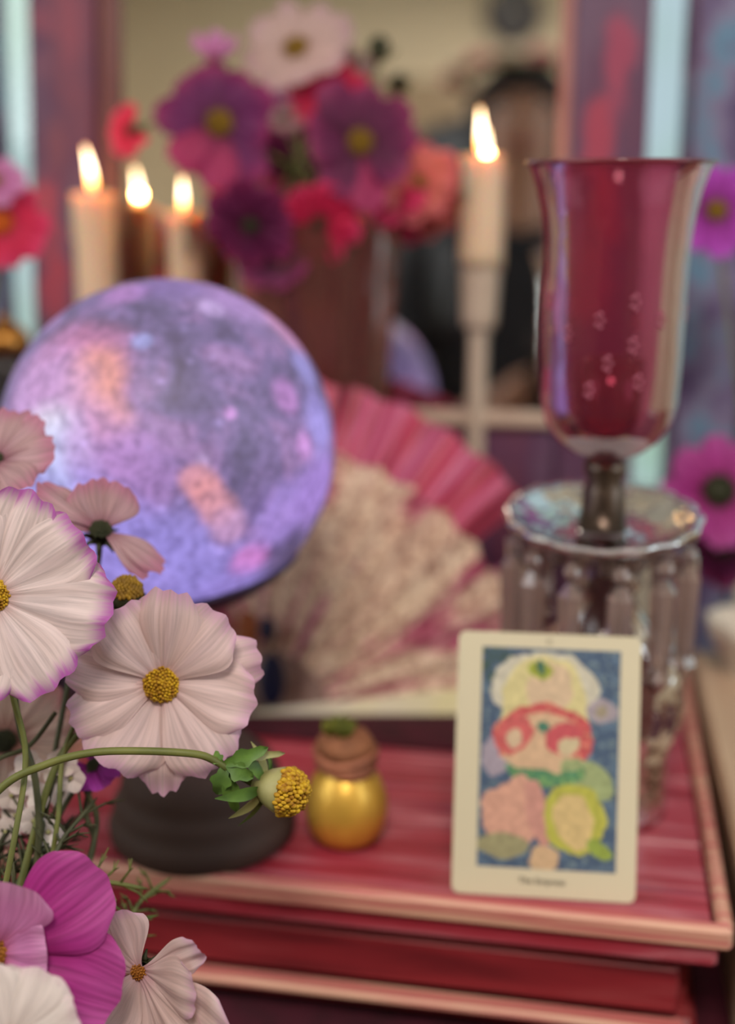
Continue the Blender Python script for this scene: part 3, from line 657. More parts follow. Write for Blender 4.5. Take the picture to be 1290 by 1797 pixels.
# ------------------------------------------------------------------ picture card
cb0 = atZ(792, 1566, BZ+.001); cb1 = atZ(1115, 1586, BZ+.001)
cex = (cb1-cb0); cw = cex.length; cex.normalize(); ch = cw*1.445
la = math.radians(17)
back = Vector((-cex.y, cex.x, 0)); cez = (Vector((0,0,1))*math.cos(la)+back*math.sin(la)).normalized(); cny = cex.cross(cez)
McM = Matrix((cex, cez, cny)).transposed().to_4x4(); McM.translation = (cb0+cb1)/2
t = thing('picture_card', 'cream bordered picture card leaning on the glass lamp, red and yellow figures on blue', 'card', M=McM)
def rrect(w_, h_, r, n=6):
    P = []
    for (cx_, cy_, a0) in ((w_/2-r, h_-r, 0), (-w_/2+r, h_-r, 90), (-w_/2+r, r, 180), (w_/2-r, r, 270)):
        for i in range(n+1): a = math.radians(a0+90*i/n); P.append((cx_+r*math.cos(a), cy_+r*math.sin(a)))
    return P
P = rrect(cw, ch, .0035); n_ = len(P)
V = [Vector((x, y, 0)) for x, y in P]+[Vector((x, y, -.0006)) for x, y in P]
mk('card_stock', V, [tuple(range(n_)), tuple(range(n_, 2*n_))[::-1]]+[(i, n_+i, n_+(i+1) % n_, (i+1) % n_) for i in range(n_)], mat('cream_card_stock', (208, 200, 172), .6, col2=(204, 195, 167), scale=5), t, world=False, smooth=False)
def ell(u, v, cu, cv, ru, rv, rot=0):
    du, dv = u-cu, v-cv; c_, s_ = math.cos(math.radians(rot)), math.sin(math.radians(rot))
    return ((du*c_+dv*s_)/ru)**2+((-du*s_+dv*c_)/rv)**2
def card_paint(u, v):
    """u,v in px of the photo's card picture: u 0..245, v 0..390 (down)"""
    u += 7*noise.noise(Vector((u*.03, v*.03, 9)))+3*noise.noise(Vector((u*.09, v*.09, 5))); v += 7*noise.noise(Vector((u*.03, v*.03, 19)))+3*noise.noise(Vector((u*.09, v*.09, 15)))
    nn = noise.noise(Vector((u*.035, v*.035, 1))); n2 = noise.noise(Vector((u*.11, v*.11, 4)))
    col = (84, 106, 128) if nn > .12 else (70, 90, 116)
    if n2 > .28: col = (110, 130, 138)
    if ell(u, v, 28, 30, 60, 40, 40) < 1 and n2 > 0: col = (60, 84, 80)
    e = ell(u, v, 112, 70, 96, 66)
    if e < 1: col = (194, 190, 172)
    if ell(u, v, 112, 86, 74, 74) < 1 or (abs(u-112) < 80 and 86 < v < 130 and abs(u-112) < 74+(v-86)*.1): col = (206, 196, 142)
    if ell(u, v, 120, 70, 40, 46) < 1: col = (204, 180, 150)
    if ell(u, v, 105, 38, 24, 14) < 1: col = (150, 160, 60)
    if ell(u, v, 105, 32, 9, 12) < 1: col = (62, 104, 86)
    if ell(u, v, 214, 108, 26, 22) < 1: col = (160, 150, 158)
    if ell(u, v, 214, 108, 12, 10) < 1: col = (150, 140, 120)
    if ell(u, v, 28, 196, 24, 34) < 1: col = (160, 150, 164)
    e = ell(u, v, 112, 160, 88, 62)
    if e < 1: col = (204, 172, 140)
    if .55 < e < 1 and v < 190: col = (190, 84, 86) if n2 > -.2 else (204, 130, 110)
    if ell(u, v, 62, 152, 28, 34, 20) < 1: col = (196, 96, 96)
    if ell(u, v, 62, 160, 13, 18, 20) < 1: col = (204, 180, 150)
    if ell(u, v, 146, 158, 34, 26, -25) < 1: col = (190, 84, 92)
    if ell(u, v, 158, 170, 20, 14, -25) < 1: col = (200, 186, 150)
    if ell(u, v, 112, 140, 14, 12) < 1: col = (70, 120, 100)
    if ell(u, v, 190, 230, 52, 34, 25) < 1: col = (150, 164, 116)
    if ell(u, v, 115, 212, 72, 34) < 1 and ell(u, v, 115, 186, 84, 32) > 1: col = (78, 132, 96) if n2 > -.15 else (120, 160, 100)
    if ell(u, v, 60, 300, 52, 58) < 1 or ell(u, v, 26, 276, 20, 26) < 1 or ell(u, v, 74, 250, 22, 26) < 1: col = (204, 156, 136)
    if ell(u, v, 108, 290, 22, 60, -15) < 1: col = (194, 142, 130)
    if ell(u, v, 44, 352, 46, 22) < 1: col = (150, 146, 110)
    if ell(u, v, 172, 300, 56, 62, -20) < 1: col = (176, 176, 76)
    if ell(u, v, 168, 304, 36, 48, -20) < 1: col = (204, 180, 126)
    if ell(u, v, 216, 350, 26, 14, 30) < 1: col = (140, 160, 70)
    if ell(u, v, 120, 372, 26, 26) < 1: col = (200, 170, 134)
    return col
nu, nv = 98, 156; V = []; cols = []
pw, ph_ = cw*.755, ch*.835; px0, pz0 = -cw/2+cw*.135, ch*.108
for j in range(nv+1):
    for i in range(nu+1):
        V.append(Vector((px0+pw*i/nu, pz0+ph_*(1-j/nv), .00015))); cols.append(lin(tuple(min(255, c_*(1+.12*noise.noise(Vector((i*.22, j*.22, 2))))) for c_ in card_paint(245*i/nu, 390*j/nv))))
Fc = [(j*(nu+1)+i, (j+1)*(nu+1)+i, (j+1)*(nu+1)+i+1, j*(nu+1)+i+1) for j in range(nv) for i in range(nu)]
m_, nt, b = newmat('printed_picture'); nt.links.new(attr(nt, 'col', 'Color'), b.inputs['Base Color']); b.inputs['Roughness'].default_value = .5
mk('printed_picture', V, Fc, m_, t, world=False, smooth=False, attrs={'col': cols})
def text(s, size, loc, m, parent):
    cu = bpy.data.curves.new('caption', 'FONT'); cu.body = s; cu.size = size; cu.align_x = 'CENTER'; cu.extrude = .00003
    tmp = bpy.data.objects.new('tmp_text', cu); C.objects.link(tmp); bpy.context.view_layer.update()
    me = bpy.data.meshes.new_from_object(tmp.evaluated_get(bpy.context.evaluated_depsgraph_get())); bpy.data.objects.remove(tmp)
    me.materials.clear(); me.materials.append(m); me.name = 'caption'
    o = bpy.data.objects.new('caption', me); C.objects.link(o); o.parent = parent; o.location = loc; return o
M_ink = mat('black_ink', (40, 36, 40), .7)
text('The Empress', .0038, (-.0005, ch*.052, .0003), M_ink, t)
text('III', .003, (.0, ch*.962, .0003), mat('grey_ink', (130, 126, 112), .7), t)

# ------------------------------------------------------------------ glass candle lamp with prisms
LY = .568
la_ = atY(1057, 915, LY); lx, ly = la_.x, la_.y
zr = atY(1052, 285, LY).z; zs = atY(1052, 800, LY).z; zd = atY(1057, 912, LY).z
def wpx(n, y): return px(n, (atY(1057, y, LY)-CAM).dot(F))
M_pinkg = thin_glass('cranberry_glass', (224, 142, 164), (206, 112, 146), .14, .07, .55, 30)
M_clearg = thin_glass('clear_pressed_glass', (240, 236, 234), (255, 255, 255), .6, .10, 2.6, 60)
M_darkg = thin_glass('smoky_cut_glass', (200, 176, 170), (150, 124, 118), .2, .12, .9, 90)
M_prism = thin_glass('crystal', (230, 214, 210), (240, 216, 208), .34, .05, 1.9)
M_pewter = mat('tarnished_metal', (110, 96, 84), .35, .9, col2=(70, 58, 52), scale=30)
t = thing('glass_candle_lamp', 'cranberry glass shade on a crystal stand hung with prisms, behind the card', 'lamp', (lx, ly, BZ))
ys = [285, 300, 330, 370, 420, 480, 560, 640, 700, 740, 770, 790, 800]
rs = [161, 153, 143, 134, 128, 125, 124, 122, 119, 108, 88, 62, 34]
prof = [(wpx(r_, y_), atY(1057, y_, LY).z) for r_, y_ in zip(rs, ys)]
def flute(a, j, r, z): return 1+.012*math.cos(8*a)*max(0, 1-j/5.)
outp = prof; inn = [(r-.0014, z+.0003) for r, z in prof]
V, Fc = lathe(outp, 96, (lx, ly, 0), wob=flute); shade = mk('shade', V, Fc, M_pinkg, t, label='tall cranberry pink glass shade')
q = [Vector((lx+prof[0][0]*math.cos(a)*(1+.012*math.cos(8*a)), ly+prof[0][0]*math.sin(a)*(1+.012*math.cos(8*a)), prof[0][1])) for a in [2*PI*i/96 for i in range(97)]]
mk('rim', *tube(q, .0011, 6, False), thin_glass('cranberry_rim', (226, 140, 156), (220, 130, 150), .3, .1, 1), shade)
# etched sprigs on the shade
g = G(); M_etch = mat('etched_glass', (176, 96, 118), .8)
for (a, z_) in [(-1.75, .50), (-1.3, .56), (-1.3, .42), (-1.62, .36), (-2.2, .45), (-.9, .5), (-2.6, .55), (0.2, .5), (1.2, .45), (2.2, .5), (-1.85, .27), (-1.2, .3)]:
    zz = zs+(zr-zs)*z_; rad = wpx(125, 560)+.0003
    for kx in range(5):
        an = kx*2*PI/5
        g.add(*ball((lx+rad*math.cos(a+.045*math.cos(an)), ly+rad*math.sin(a+.045*math.cos(an)), zz+.003*math.sin(an)), .0010, 8, 5))
g.obj('etched_sprigs', M_etch, shade)['kind'] = 'stuff'
# votive cup and candle glimpsed inside
mk('votive_cup', *lathe([(0, zs+.010), (.012, zs+.010), (.015, zs+.02), (.016, zs+.045), (.0155, zs+.045), (.014, zs+.02), (0, zs+.013)], 32, (lx, ly, 0)), thin_glass('rose_votive_glass', (220, 120, 120), (214, 90, 90), .35, .06, 1.4), t)
mk('socket', *lathe([(0, zs-.002), (wpx(34, 800), zs-.001), (wpx(38, 805), zs-.006), (wpx(30, 820), zs-.012), (wpx(36, 850), zd+.016), (wpx(38, 880), zd+.006), (wpx(44, 890), zd-.004), (0, zd-.006)], 40, (lx, ly, 0)), M_pewter, t, label='tarnished metal socket')
Rd = wpx(166, 915); Md = Matrix.Rotation(math.radians(6.5), 3, 'X')
prof = [(wpx(40, 915), -.007), (Rd*.45, -.007), (Rd*.7, -.004), (Rd*.9, .001), (Rd, .004), (Rd*1.03, .0035), (Rd*1.02, .001), (Rd*.9, -.003), (Rd*.7, -.009), (Rd*.45, -.012), (wpx(40, 915), -.013)]
V, Fc = lathe(prof, 96, (lx, ly, zd), Md, wob=lambda a, j, r, z: 1+.018*math.cos(16*a)*(1 if 3 <= j <= 7 else 0))
dish = mk('drip_dish', V, Fc, M_clearg, t, label='scalloped clear glass drip dish')
for i in range(12):
    a = 2*PI*i/12+.22; c_ = Vector((lx, ly, zd))+Md @ Vector((Rd*.93*math.cos(a), Rd*.93*math.sin(a), -.003))
    bead = mk('bead', *ball(c_-Vector((0,0,.007)), .0042, 10, 6), M_prism, t, smooth=False)
    w_ = .0062; H_ = .052; z0 = c_.z-.012
    V = []; 
    for (s_, z_) in ((.35, z0), (1, z0-.006), (.8, z0-H_*.85), (1.1, z0-H_*.93), (.08, z0-H_-.004)):
        for kx in range(6): an = a+2*PI*kx/6; V.append(Vector((c_.x+w_*s_*math.cos(an), c_.y+w_*s_*math.sin(an), z_)))
    Fc = [(j*6+k_, (j+1)*6+k_, (j+1)*6+(k_+1) % 6, j*6+(k_+1) % 6) for j in range(4) for k_ in range(6)]+[tuple(range(6)), tuple(range(24, 30))[::-1]]
    mk('prism', V, Fc, M_prism, t, smooth=False)
for i in range(9):
    a = 2*PI*i/9; mk('bead', *ball((lx+.021*math.cos(a), ly+.021*math.sin(a), zd-.017), .0052, 8, 5), M_prism, t, smooth=False)
rs_, zz_ = wpx(1, 1300), lambda y_: atY(1130, y_, LY-.0).z
zt = zd-.012
prof = [(.013, zt), (.012, zt-.012), (.017, zt-.018), (.012, zt-.024), (.020, zt-.040), (.036, zt-.052), (.038, zt-.080), (.036, BZ+.045), (.031, BZ+.030), (.033, BZ+.014), (.034, BZ+.006), (.034, BZ+.001), (0, BZ+.001)]
prof = [p for i, p in enumerate(prof) if i == 0 or p[1] < prof[i-1][1] or i == len(prof)-1]
mk('column', *lathe(prof, 72, (lx+.004, ly, 0), wob=lambda a, j, r, z: 1+.05*abs(math.cos(7*a))*(1 if 3 < j < 9 else 0)), M_darkg, t, label='smoky cut glass column')

# ------------------------------------------------------------------ flowers
W_ = (214, 198, 190)
PM = {
 'blush': petal_mat('blush_white_petal', (236, 218, 216), (182, 100, 178), (222, 184, 186), .80, 1.02, 0, .3, .86),
 'blush2': petal_mat('pale_pink_petal', (232, 208, 206), (212, 168, 196), (212, 170, 178), .78, 1.05, 0, .3, .9),
 'rosewhite': petal_mat('rose_white_petal', (212, 180, 174), (204, 166, 176), (190, 150, 140), .6, 1.1, 0, .4, .88),
 'faded': petal_mat('faded_peach_petal', (214, 186, 170), (200, 130, 130), (170, 110, 100), .6, 1.1, 0, .5, .8),
 'dusty': petal_mat('dusty_pink_petal', (196, 160, 164), (190, 128, 150), (150, 90, 110), .6, 1, 0, .5, .85),
 'magenta': petal_mat('magenta_petal', (176, 52, 140), (186, 78, 156), (132, 26, 84), .5, 1, 0, .6, .86),
 'orchid': petal_mat('orchid_pink_petal', (206, 130, 184), (214, 150, 196), (180, 90, 130), .6, 1, 0, .5, .9),
 'plum': petal_mat('plum_petal', (116, 40, 100), (160, 50, 108), (84, 20, 66), .6, 1.1, 0, .6, .8),
 'plumrose': petal_mat('rose_plum_petal', (170, 50, 100), (180, 60, 110), (90, 20, 64), .5, 1.1, 0, .5, .85),
 'wine': petal_mat('wine_petal', (106, 30, 78), (160, 56, 108), (76, 14, 50), .6, 1.1, 0, .6, .8),
 'crimson': petal_mat('crimson_petal', (214, 36, 82), (224, 60, 110), (170, 30, 60), .6, 1, 0, .5, .88),
 'scarlet': petal_mat('scarlet_petal', (236, 46, 80), (240, 84, 110), (200, 30, 60), .6, 1, 0, .5, .9),
 'coral': petal_mat('coral_petal', (246, 130, 116), (240, 120, 130), (230, 90, 100), .6, 1, 0, .5, .9),
 'violet': petal_mat('violet_petal', (176, 56, 176), (190, 80, 200), (120, 20, 96), .5, 1, 0, .6, .85),
 'white': petal_mat('white_petal', (236, 226, 220), (230, 210, 214), (220, 200, 200), .8, 1.1, 0, .3, .93),
}
M_stem = mat('green_stem', (108, 112, 56), .55, col2=(84, 92, 44), scale=60)
M_stemd = mat('dark_stem', (74, 76, 46), .6, col2=(56, 60, 36), scale=60)
M_green = mat('fresh_green_leaf', (96, 132, 52), .55, col2=(66, 96, 40), scale=80)
M_calyx = mat('dark_green_calyx', (52, 54, 26), .6, col2=(38, 42, 20), scale=80)
M_pale = mat('pale_green_sepal', (164, 160, 108), .55, col2=(130, 130, 80), scale=60)
M_yel = mat('golden_pollen', (196, 158, 28), .7, col2=(150, 104, 16), scale=420, lo=.4, hi=.62)
M_yeld = mat('ochre_pollen', (150, 116, 24), .7, col2=(110, 80, 16), scale=300)
M_gld = mat('brown_gold_pollen', (170, 112, 30), .7, col2=(130, 76, 24), scale=200)
M_org = mat('orange_pollen', (214, 110, 20), .7, col2=(190, 80, 20), scale=200)

def petal(L, Wd, lift, curl, twist, seed, cupx=-.16, ridge=.0009, scal=.028, nt_=20, nv_=16, r0=.0, base=.16):
    V = []; Fc = []; pt = []; pv = []; pe = []
    rr = random.Random(seed); ph1, ph2 = rr.random()*6, rr.random()*6; sk = rr.uniform(-.06, .06)
    nl = rr.choice((3, 3, 4))
    for i in range(nt_+1):
        t_ = i/nt_; u = min(1, t_/.72); wd = Wd*(base+(1-base)*(u*u*(3-2*u))**.85)
        if t_ > .72: wd *= 1-.10*((t_-.72)/.28)**2
        for j in range(nv_+1):
            v = -1+2*j/nv_
            al = L*t_*(1-(.20*abs(v)**3.2)*t_**3) + L*scal*t_**5*(math.cos(nl*PI*v)+.5*math.cos(5*v+ph1)+.12*math.cos(17*v+ph2))
            si = v*wd + sk*L*t_*t_
            z = lift*al + curl*al*al/L + cupx*wd*(v*v)*(.5+t_*.5) - cupx*wd*.3
            z += ridge*t_**.6*(math.cos(v*2*PI*1.5+ph1*.2)+.5*math.cos(v*2*PI*3.2+ph2)) + .0010*L/.035*math.sin(t_*5+v*3+ph1)*t_
            z += L*.02*t_**3*math.sin(6*v+ph2)+twist*si*t_
            V.append(Vector((al+r0, si, z))); pt.append(t_); pv.append(v+seed % 7)
            pe.append(max(t_*1.0 if abs(v) < .7 else t_*1.02, t_*.7+.3*abs(v)**6))
    w_ = nv_+1
    for i in range(nt_):
        for j in range(nv_): Fc.append((i*w_+j, (i+1)*w_+j, (i+1)*w_+j+1, i*w_+j+1))
    return V, Fc, {'pt': pt, 'pv': pv, 'pe': pe}
def disc(t, r, m, seed=1, dome=.55, n=90, fs=.13, off=0.0):
    """a dome of tiny florets, one part"""
    g = G(); rr = random.Random(seed)
    g.add(*ball((0,0,off), r*.86, 20, 10, dome))
    for i in range(n):
        u = (i+.5)/n; th = math.acos(1-u*.98); a = i*2.39996
        c_ = Vector((math.sin(th)*math.cos(a), math.sin(th)*math.sin(a), math.cos(th)*dome))*r*(.9+.1*rr.random())+Vector((0,0,off))
        g.add(*ball(c_, r*fs*rr.uniform(.8, 1.25), 6, 4, 1.3))
    return g.obj('flower_centre', m, t, world=False)
def calyx(t, r, m=None, n=8, back=-.002):
    g = G(); 
    g.add(*lathe([(0, back-.006), (r*.5, back-.0055), (r*.85, back-.003), (r, back)], 16))
    for i in range(n):
        a = 2*PI*i/n; 
        g.add(*tube([Vector((math.cos(a)*r*.5, math.sin(a)*r*.5, back-.003)), Vector((math.cos(a)*r*1.5, math.sin(a)*r*1.5, back-.001)), Vector((math.cos(a)*r*2.4, math.sin(a)*r*2.4, back-.003))], [.0012, .0010, .0003], 6))
    return g.obj('calyx', m or M_calyx, t, world=False)
def flower(label, x, y, d, tr, tu, Rpx, petals, pm, cm, crpx, stem, group=None, name='cosmos_flower', seed=1, lift=.12, curl=-.05, cal=True, n=90, stemm=None, stemr=.0011, wf=1.0, dome=.55, fs=.13, alt=None, ridge=.0006, scal=.022, cupx=-.16):
    """petals: list of (angle, length factor, width factor, extra lift, extra curl)"""
    c_ = atD(x, y, d); n_ = (-F+R*tr+U*tu).normalized(); ex = (R-n_*R.dot(n_)).normalized(); ey = n_.cross(ex)
    M = Matrix((ex, ey, n_)).transposed().to_4x4(); M.translation = c_
    t = thing(name, label, 'flower', M=M, group=group); Rw = px(Rpx, d)
    for k, p in enumerate(petals):
        a, lf, wfk, el, ec = p[:5]
        V, Fc, A = petal(Rw*lf*.97, Rw*.36*wfk*wf, lift+el, curl+ec, 0, seed*31+k, r0=Rw*.03, ridge=ridge, scal=scal, cupx=cupx)
        ca, sa = math.cos(math.radians(a)), math.sin(math.radians(a)); zo = .0006*((k*5) % 4)-.0006
        V = [Vector((v.x*ca-v.y*sa, v.x*sa+v.y*ca, v.z+zo)) for v in V]
        mm = PM[p[5]] if len(p) > 5 else PM[pm]
        mk('petal', V, Fc, mm, t, world=False, attrs=A)
    if crpx: disc(t, px(crpx, d), cm, seed, dome, n, fs, .001)
    if cal: calyx(t, px(crpx or 12, d)*.8)
    if stem:
        pts = [c_-n_*.005]+[p if isinstance(p, Vector) else atD(*p) for p in stem]
        mk('stem', *tube(spline(pts, 6), stemr, 8), stemm or M_stem, t)
    return t
def ring8(a0=0, jl=.05, jw=.12, seed=0, n=8):
    rr = random.Random(seed); return [(a0+i*360/n+rr.uniform(-6, 6), 1+rr.uniform(-jl, jl), 1+rr.uniform(-jw, jw), rr.uniform(-.05, .05), rr.uniform(-.08, .05)) for i in range(n)]

# -- foreground bunch, in a glass jar on the table in front of the chest
jx = atZ(-70, 2150, TZ+.002); jar_c = Vector((jx.x, jx.y, TZ+.002)); 
t = thing('flower_jar', 'glass jar holding the nearest pale cosmos bunch, below the lower left corner', 'jar', jar_c)
JH = .055; JR = .024
mk('jar_glass', *lathe([(0, 0), (JR*.9, 0), (JR, .004), (JR, JH*.8), (JR*.86, JH*.92), (JR*.9, JH), (JR*.86, JH), (JR*.82, JH*.92), (JR*.94, JH*.78), (JR*.94, .005), (0, .004)], 40, jar_c), thin_glass('jar_glass', (225, 232, 228), (210, 220, 216), .1, .05, 1.3), t)
def jarpt(i):
    a = i*2.1; return jar_c+Vector((math.cos(a)*.009, math.sin(a)*.009, .02)), jar_c+Vector((math.cos(a)*.014, math.sin(a)*.014, JH))
jb = lambda i: [jarpt(i)[1], jarpt(i)[0]]
GF = 'pale cosmos in the foreground bunch'
flower('large blush white cosmos with purple edged petals, cut by the left picture edge', -16, 1046, .42, .10, .02, 200,
   [(68, .98, 1.0, .04, 0), (36, .97, 1.15, .12, -.1), (-12, 1.06, 1.25, .0, -.04), (-55, .98, 1.15, .0, -.05), (-98, .92, 1.1, .02, 0), (-140, .95, 1.1, 0, 0), (178, .95, 1.1, 0, 0), (108, .95, 1.05, 0, 0), (140, .95, 1.0, 0, 0)],
   'blush', M_yel, 33, [(20, 1210, .432), (45, 1330, .436), (20, 1500, .43), (-30, 1750, .43)]+jb(0), GF, seed=3, n=150, ridge=.0008, fs=.09)
flower('blush white cosmos facing the viewer below the globe, the one crossed by a green stem', 284, 1199, .447, .06, .05, 170,
   [(80, .97, 1.0, .62, -.30), (124, .88, 1.15, .58, -.28), (170, .98, 1.0, .05, -.05), (200, 1.0, .9, -.05, -.05), (237, 1.02, 1.35, 0, -.1), (273, 1.16, .78, -.12, -.08), (308, 1.04, 1.25, 0, -.05), (350, .98, 1.1, .02, 0), (14, 1.06, .9, -.06, 0), (44, .95, 1.05, .5, -.25)],
   'blush2', M_yel, 33, [(250, 1290, .475), (180, 1330, .475), (110, 1420, .47), (30, 1600, .46), (-20, 1780, .45)]+jb(1), GF, seed=5, n=150, ridge=.0005, fs=.09, stemm=M_stemd)
# spent heads
def head(label, x, y, d, nr, nu, r, m_d, m_c, sep, stem, sepang=.9, sepl=2.2, seed=1, dome=1.0, sepm=None, back=1.25, n=150):
    c_ = atD(x, y, d); n_ = (-F*.35+R*nr+U*nu).normalized(); ex = n_.orthogonal().normalized(); ey = n_.cross(ex)
    M = Matrix((ex, ey, n_)).transposed().to_4x4(); M.translation = c_; t = thing('cosmos_seed_head', label, 'seed head', M=M); rw = px(r, d)
    disc(t, rw, m_d, seed, dome, n, .12)
    g = G(); g.add(*lathe([(0, -rw*back), (rw*.35, -rw*back*.95), (rw*.8, -rw*.7), (rw*.98, -rw*.2), (rw*.9, .05*rw)], 24))
    g.obj('calyx', m_c, t, world=False)
    rr = random.Random(seed)
    for i in range(sep):
        a = 2*PI*i/sep+rr.uniform(-.2, .2); d1 = Vector((math.cos(a), math.sin(a), 0)); s = Vector((-math.sin(a), math.cos(a), 0))
        V = []; Fc = []; L_ = rw*sepl*rr.uniform(.7, 1.1)
        for j in range(8):
            u = j/7; wv = rw*.30*math.sin(PI*(.12+.86*u))
            cpt = d1*(rw*.4+L_*u*math.sin(sepang))+Vector((0, 0, -rw*.9-L_*.15*u+L_*math.cos(sepang)*u*u))
            V += [cpt-s*wv, cpt+Vector((0,0,-wv*.3)), cpt+s*wv]
        for j in range(7):
            for q_ in (0, 1): Fc.append((j*3+q_, j*3+q_+1, (j+1)*3+q_+1, (j+1)*3+q_))
        mk('sepal', V, Fc, sepm[i % len(sepm)] if sepm else M_green, t, world=False)
    pts = [c_-n_*rw*back]+[p if isinstance(p, Vector) else atD(*p) for p in stem]
    mk('stem', *tube(spline(pts, 8), .0014, 10), M_stem, t); return t
head('yellow seed head with green sepals on a long stem beside the gold bottle', 500, 1388, .44, .85, -.12, 42, M_yel, M_pale, 9,
     [(405, 1352, .438), (375, 1334, .436), (340, 1323, .432), (250, 1318, .43), (160, 1321, .43), (80, 1342, .43), (0, 1385, .43), (-80, 1500, .43), (-60, 1800, .43)]+jb(2), seed=4, sepm=[M_green, M_pale, M_green], sepl=2.0, sepang=2.0, back=1.5)
head('small yellow seed head with a dark calyx standing between the two pale cosmos', 222, 1040, .455, .08, .9, 29, M_yeld, M_calyx, 6,
     [(212, 1110, .458), (200, 1170, .46), (160, 1260, .46), (100, 1340, .455), (50, 1500, .45), (-10, 1750, .44)]+jb(3), seed=6, sepm=[M_calyx], sepl=1.2, back=1.9)
t = thing('lobed_leaf', 'bright green lobed leaf where the horizontal stem meets the yellow seed head', 'leaf', atD(400, 1345, .437))
for kx, (x0, y0, x1, y1, wd_) in enumerate(((392, 1342, 470, 1312, 15), (395, 1345, 382, 1395, 17), (400, 1350, 415, 1425, 14), (398, 1340, 445, 1365, 16), (390, 1340, 378, 1318, 10), (420, 1322, 500, 1322, 9))):
    a_ = atD(x0, y0, .436); b_ = atD(x1, y1, .436+.004*(kx % 3)); ax_ = b_-a_; sd_ = ax_.cross(F).normalized(); V = []; Fc = []
    for j in range(9):
        u = j/8; wv = px(wd_, .436)*math.sin(PI*(.06+.92*u))**.8*(1+.25*math.cos(u*14)); p_ = a_+ax_*u-F*(.003*math.sin(PI*u))
        V += [p_-sd_*wv, p_+F*.0012, p_+sd_*wv]
    for j in range(8):
        for q_ in (0, 1): Fc.append((j*3+q_, j*3+q_+1, (j+1)*3+q_+1, (j+1)*3+q_))
    mk('leaf_lobe', V, Fc, M_green if kx != 5 else M_pale, t)
# dusty pink flower in side view over the globe
flower('wilting dusty pink cosmos seen from the side against the globe', 176, 932, .475, .2, .95, 120,
   [(70, .50, 1.25, 1.1, 0), (-18, 1.02, .62, -.05, -.35), (-34, .9, .5, -.05, -.45), (160, 1.0, .8, .45, -.1), (182, 1.15, .8, .35, -.1), (110, .5, 1.1, 1.0, 0)], 'dusty', M_calyx, 20,
   [(170, 1000, .48), (140, 1100, .48), (100, 1300, .47), (40, 1600, .45)]+jb(4), 'dusty cosmos over the globe', seed=8, stemm=M_stemd)
flower('pale dusty cosmos turned away at the left edge over the globe', -12, 812, .48, -.2, .75, 115,
   [(a, 1, 1.1, .1, -.1) for a in (10, 50, 90, 130, 180, 225, 270, 315)], 'dusty', M_calyx, 20, [(-10, 900, .49), (-30, 1200, .48), (-40, 1600, .45)]+jb(5), 'dusty cosmos over the globe', seed=9, stemm=M_stemd)
PM['pdusty'] = PM['blush2']
flower('pale blurred cosmos behind the stems at the left edge', 10, 1300, .50, .1, .1, 130, ring8(10, seed=2), 'faded', M_calyx, 20, [(0, 1500, .49), (-40, 1800, .45)]+jb(6), 'pale cosmos behind the stems', seed=10, stemm=M_stemd)
flower('small purple pink cosmos peeking below the petals of the middle cosmos', 165, 1345, .475, .0, .7, 52, [(200, 1, 1.2, .2, 0), (250, 1, 1.2, .1, 0), (290, 1, 1.2, .1, 0), (340, 1.1, 1.2, .2, 0), (90, .8, 1.2, .3, 0)], 'violet', M_calyx, 12, [(150, 1420, .475), (165, 1480, .47), (135, 1560, .46), (60, 1700, .45)]+jb(7), seed=11, stemm=M_stemd, cal=False)
# magenta cosmos bottom left
flower('deep magenta cosmos in the lower left corner', -10, 1672, .40, .15, .15, 215,
   [(33, 1.06, 1.2, .32, -.3), (-22, 1.08, 1.30, .1, -.05), (75, .6, 1.1, .5, 0, 'orchid'), (5, .42, .9, .55, -.2, 'orchid'), (130, .9, 1.1, .2, 0), (180, .9, 1.1, .2, 0), (235, .9, 1.1, .2, 0), (-62, .95, 1.1, -.05, 0)],
   'magenta', M_gld, 30, [(-20, 1800, .42)]+jb(8), seed=12, n=90, ridge=.0007, scal=.012, cupx=.05, fs=.1)
flower('creamy white cosmos at the very bottom left corner, nearest of all', 15, 1830, .375, .2, .3, 150,
   [(30, .82, 1.5, .25, -.1), (75, .86, 1.5, .3, -.15), (120, .9, 1.4, .25, -.1), (-15, .8, 1.3, .1, -.1), (165, .9, 1.3, .1, 0), (210, .9, 1.2, 0, 0)], 'white', M_yel, 26, [(0, 1950, .40)]+jb(9), seed=13, ridge=.0005, stemm=M_stemd)
flower('pale pink cosmos in side view on the bottom edge, opening to the right', 246, 1704, .425, -.35, -.12, 168,
   [(27, .96, .55, .1, .1), (4, .80, .9, .35, 0), (-20, 1.22, 1.0, .15, -.05), (-40, 1.05, .8, .2, -.05), (-80, .9, 1.15, .2, 0), (-118, .6, .9, .5, 0), (118, .7, 1.1, .1, 0), (150, .7, .9, .1, 0)],
   'blush2', M_gld, 15, [(235, 1690, .44), (225, 1640, .45), (190, 1700, .45), (80, 1900, .44)]+jb(10), seed=15, n=40, stemm=M_stem)
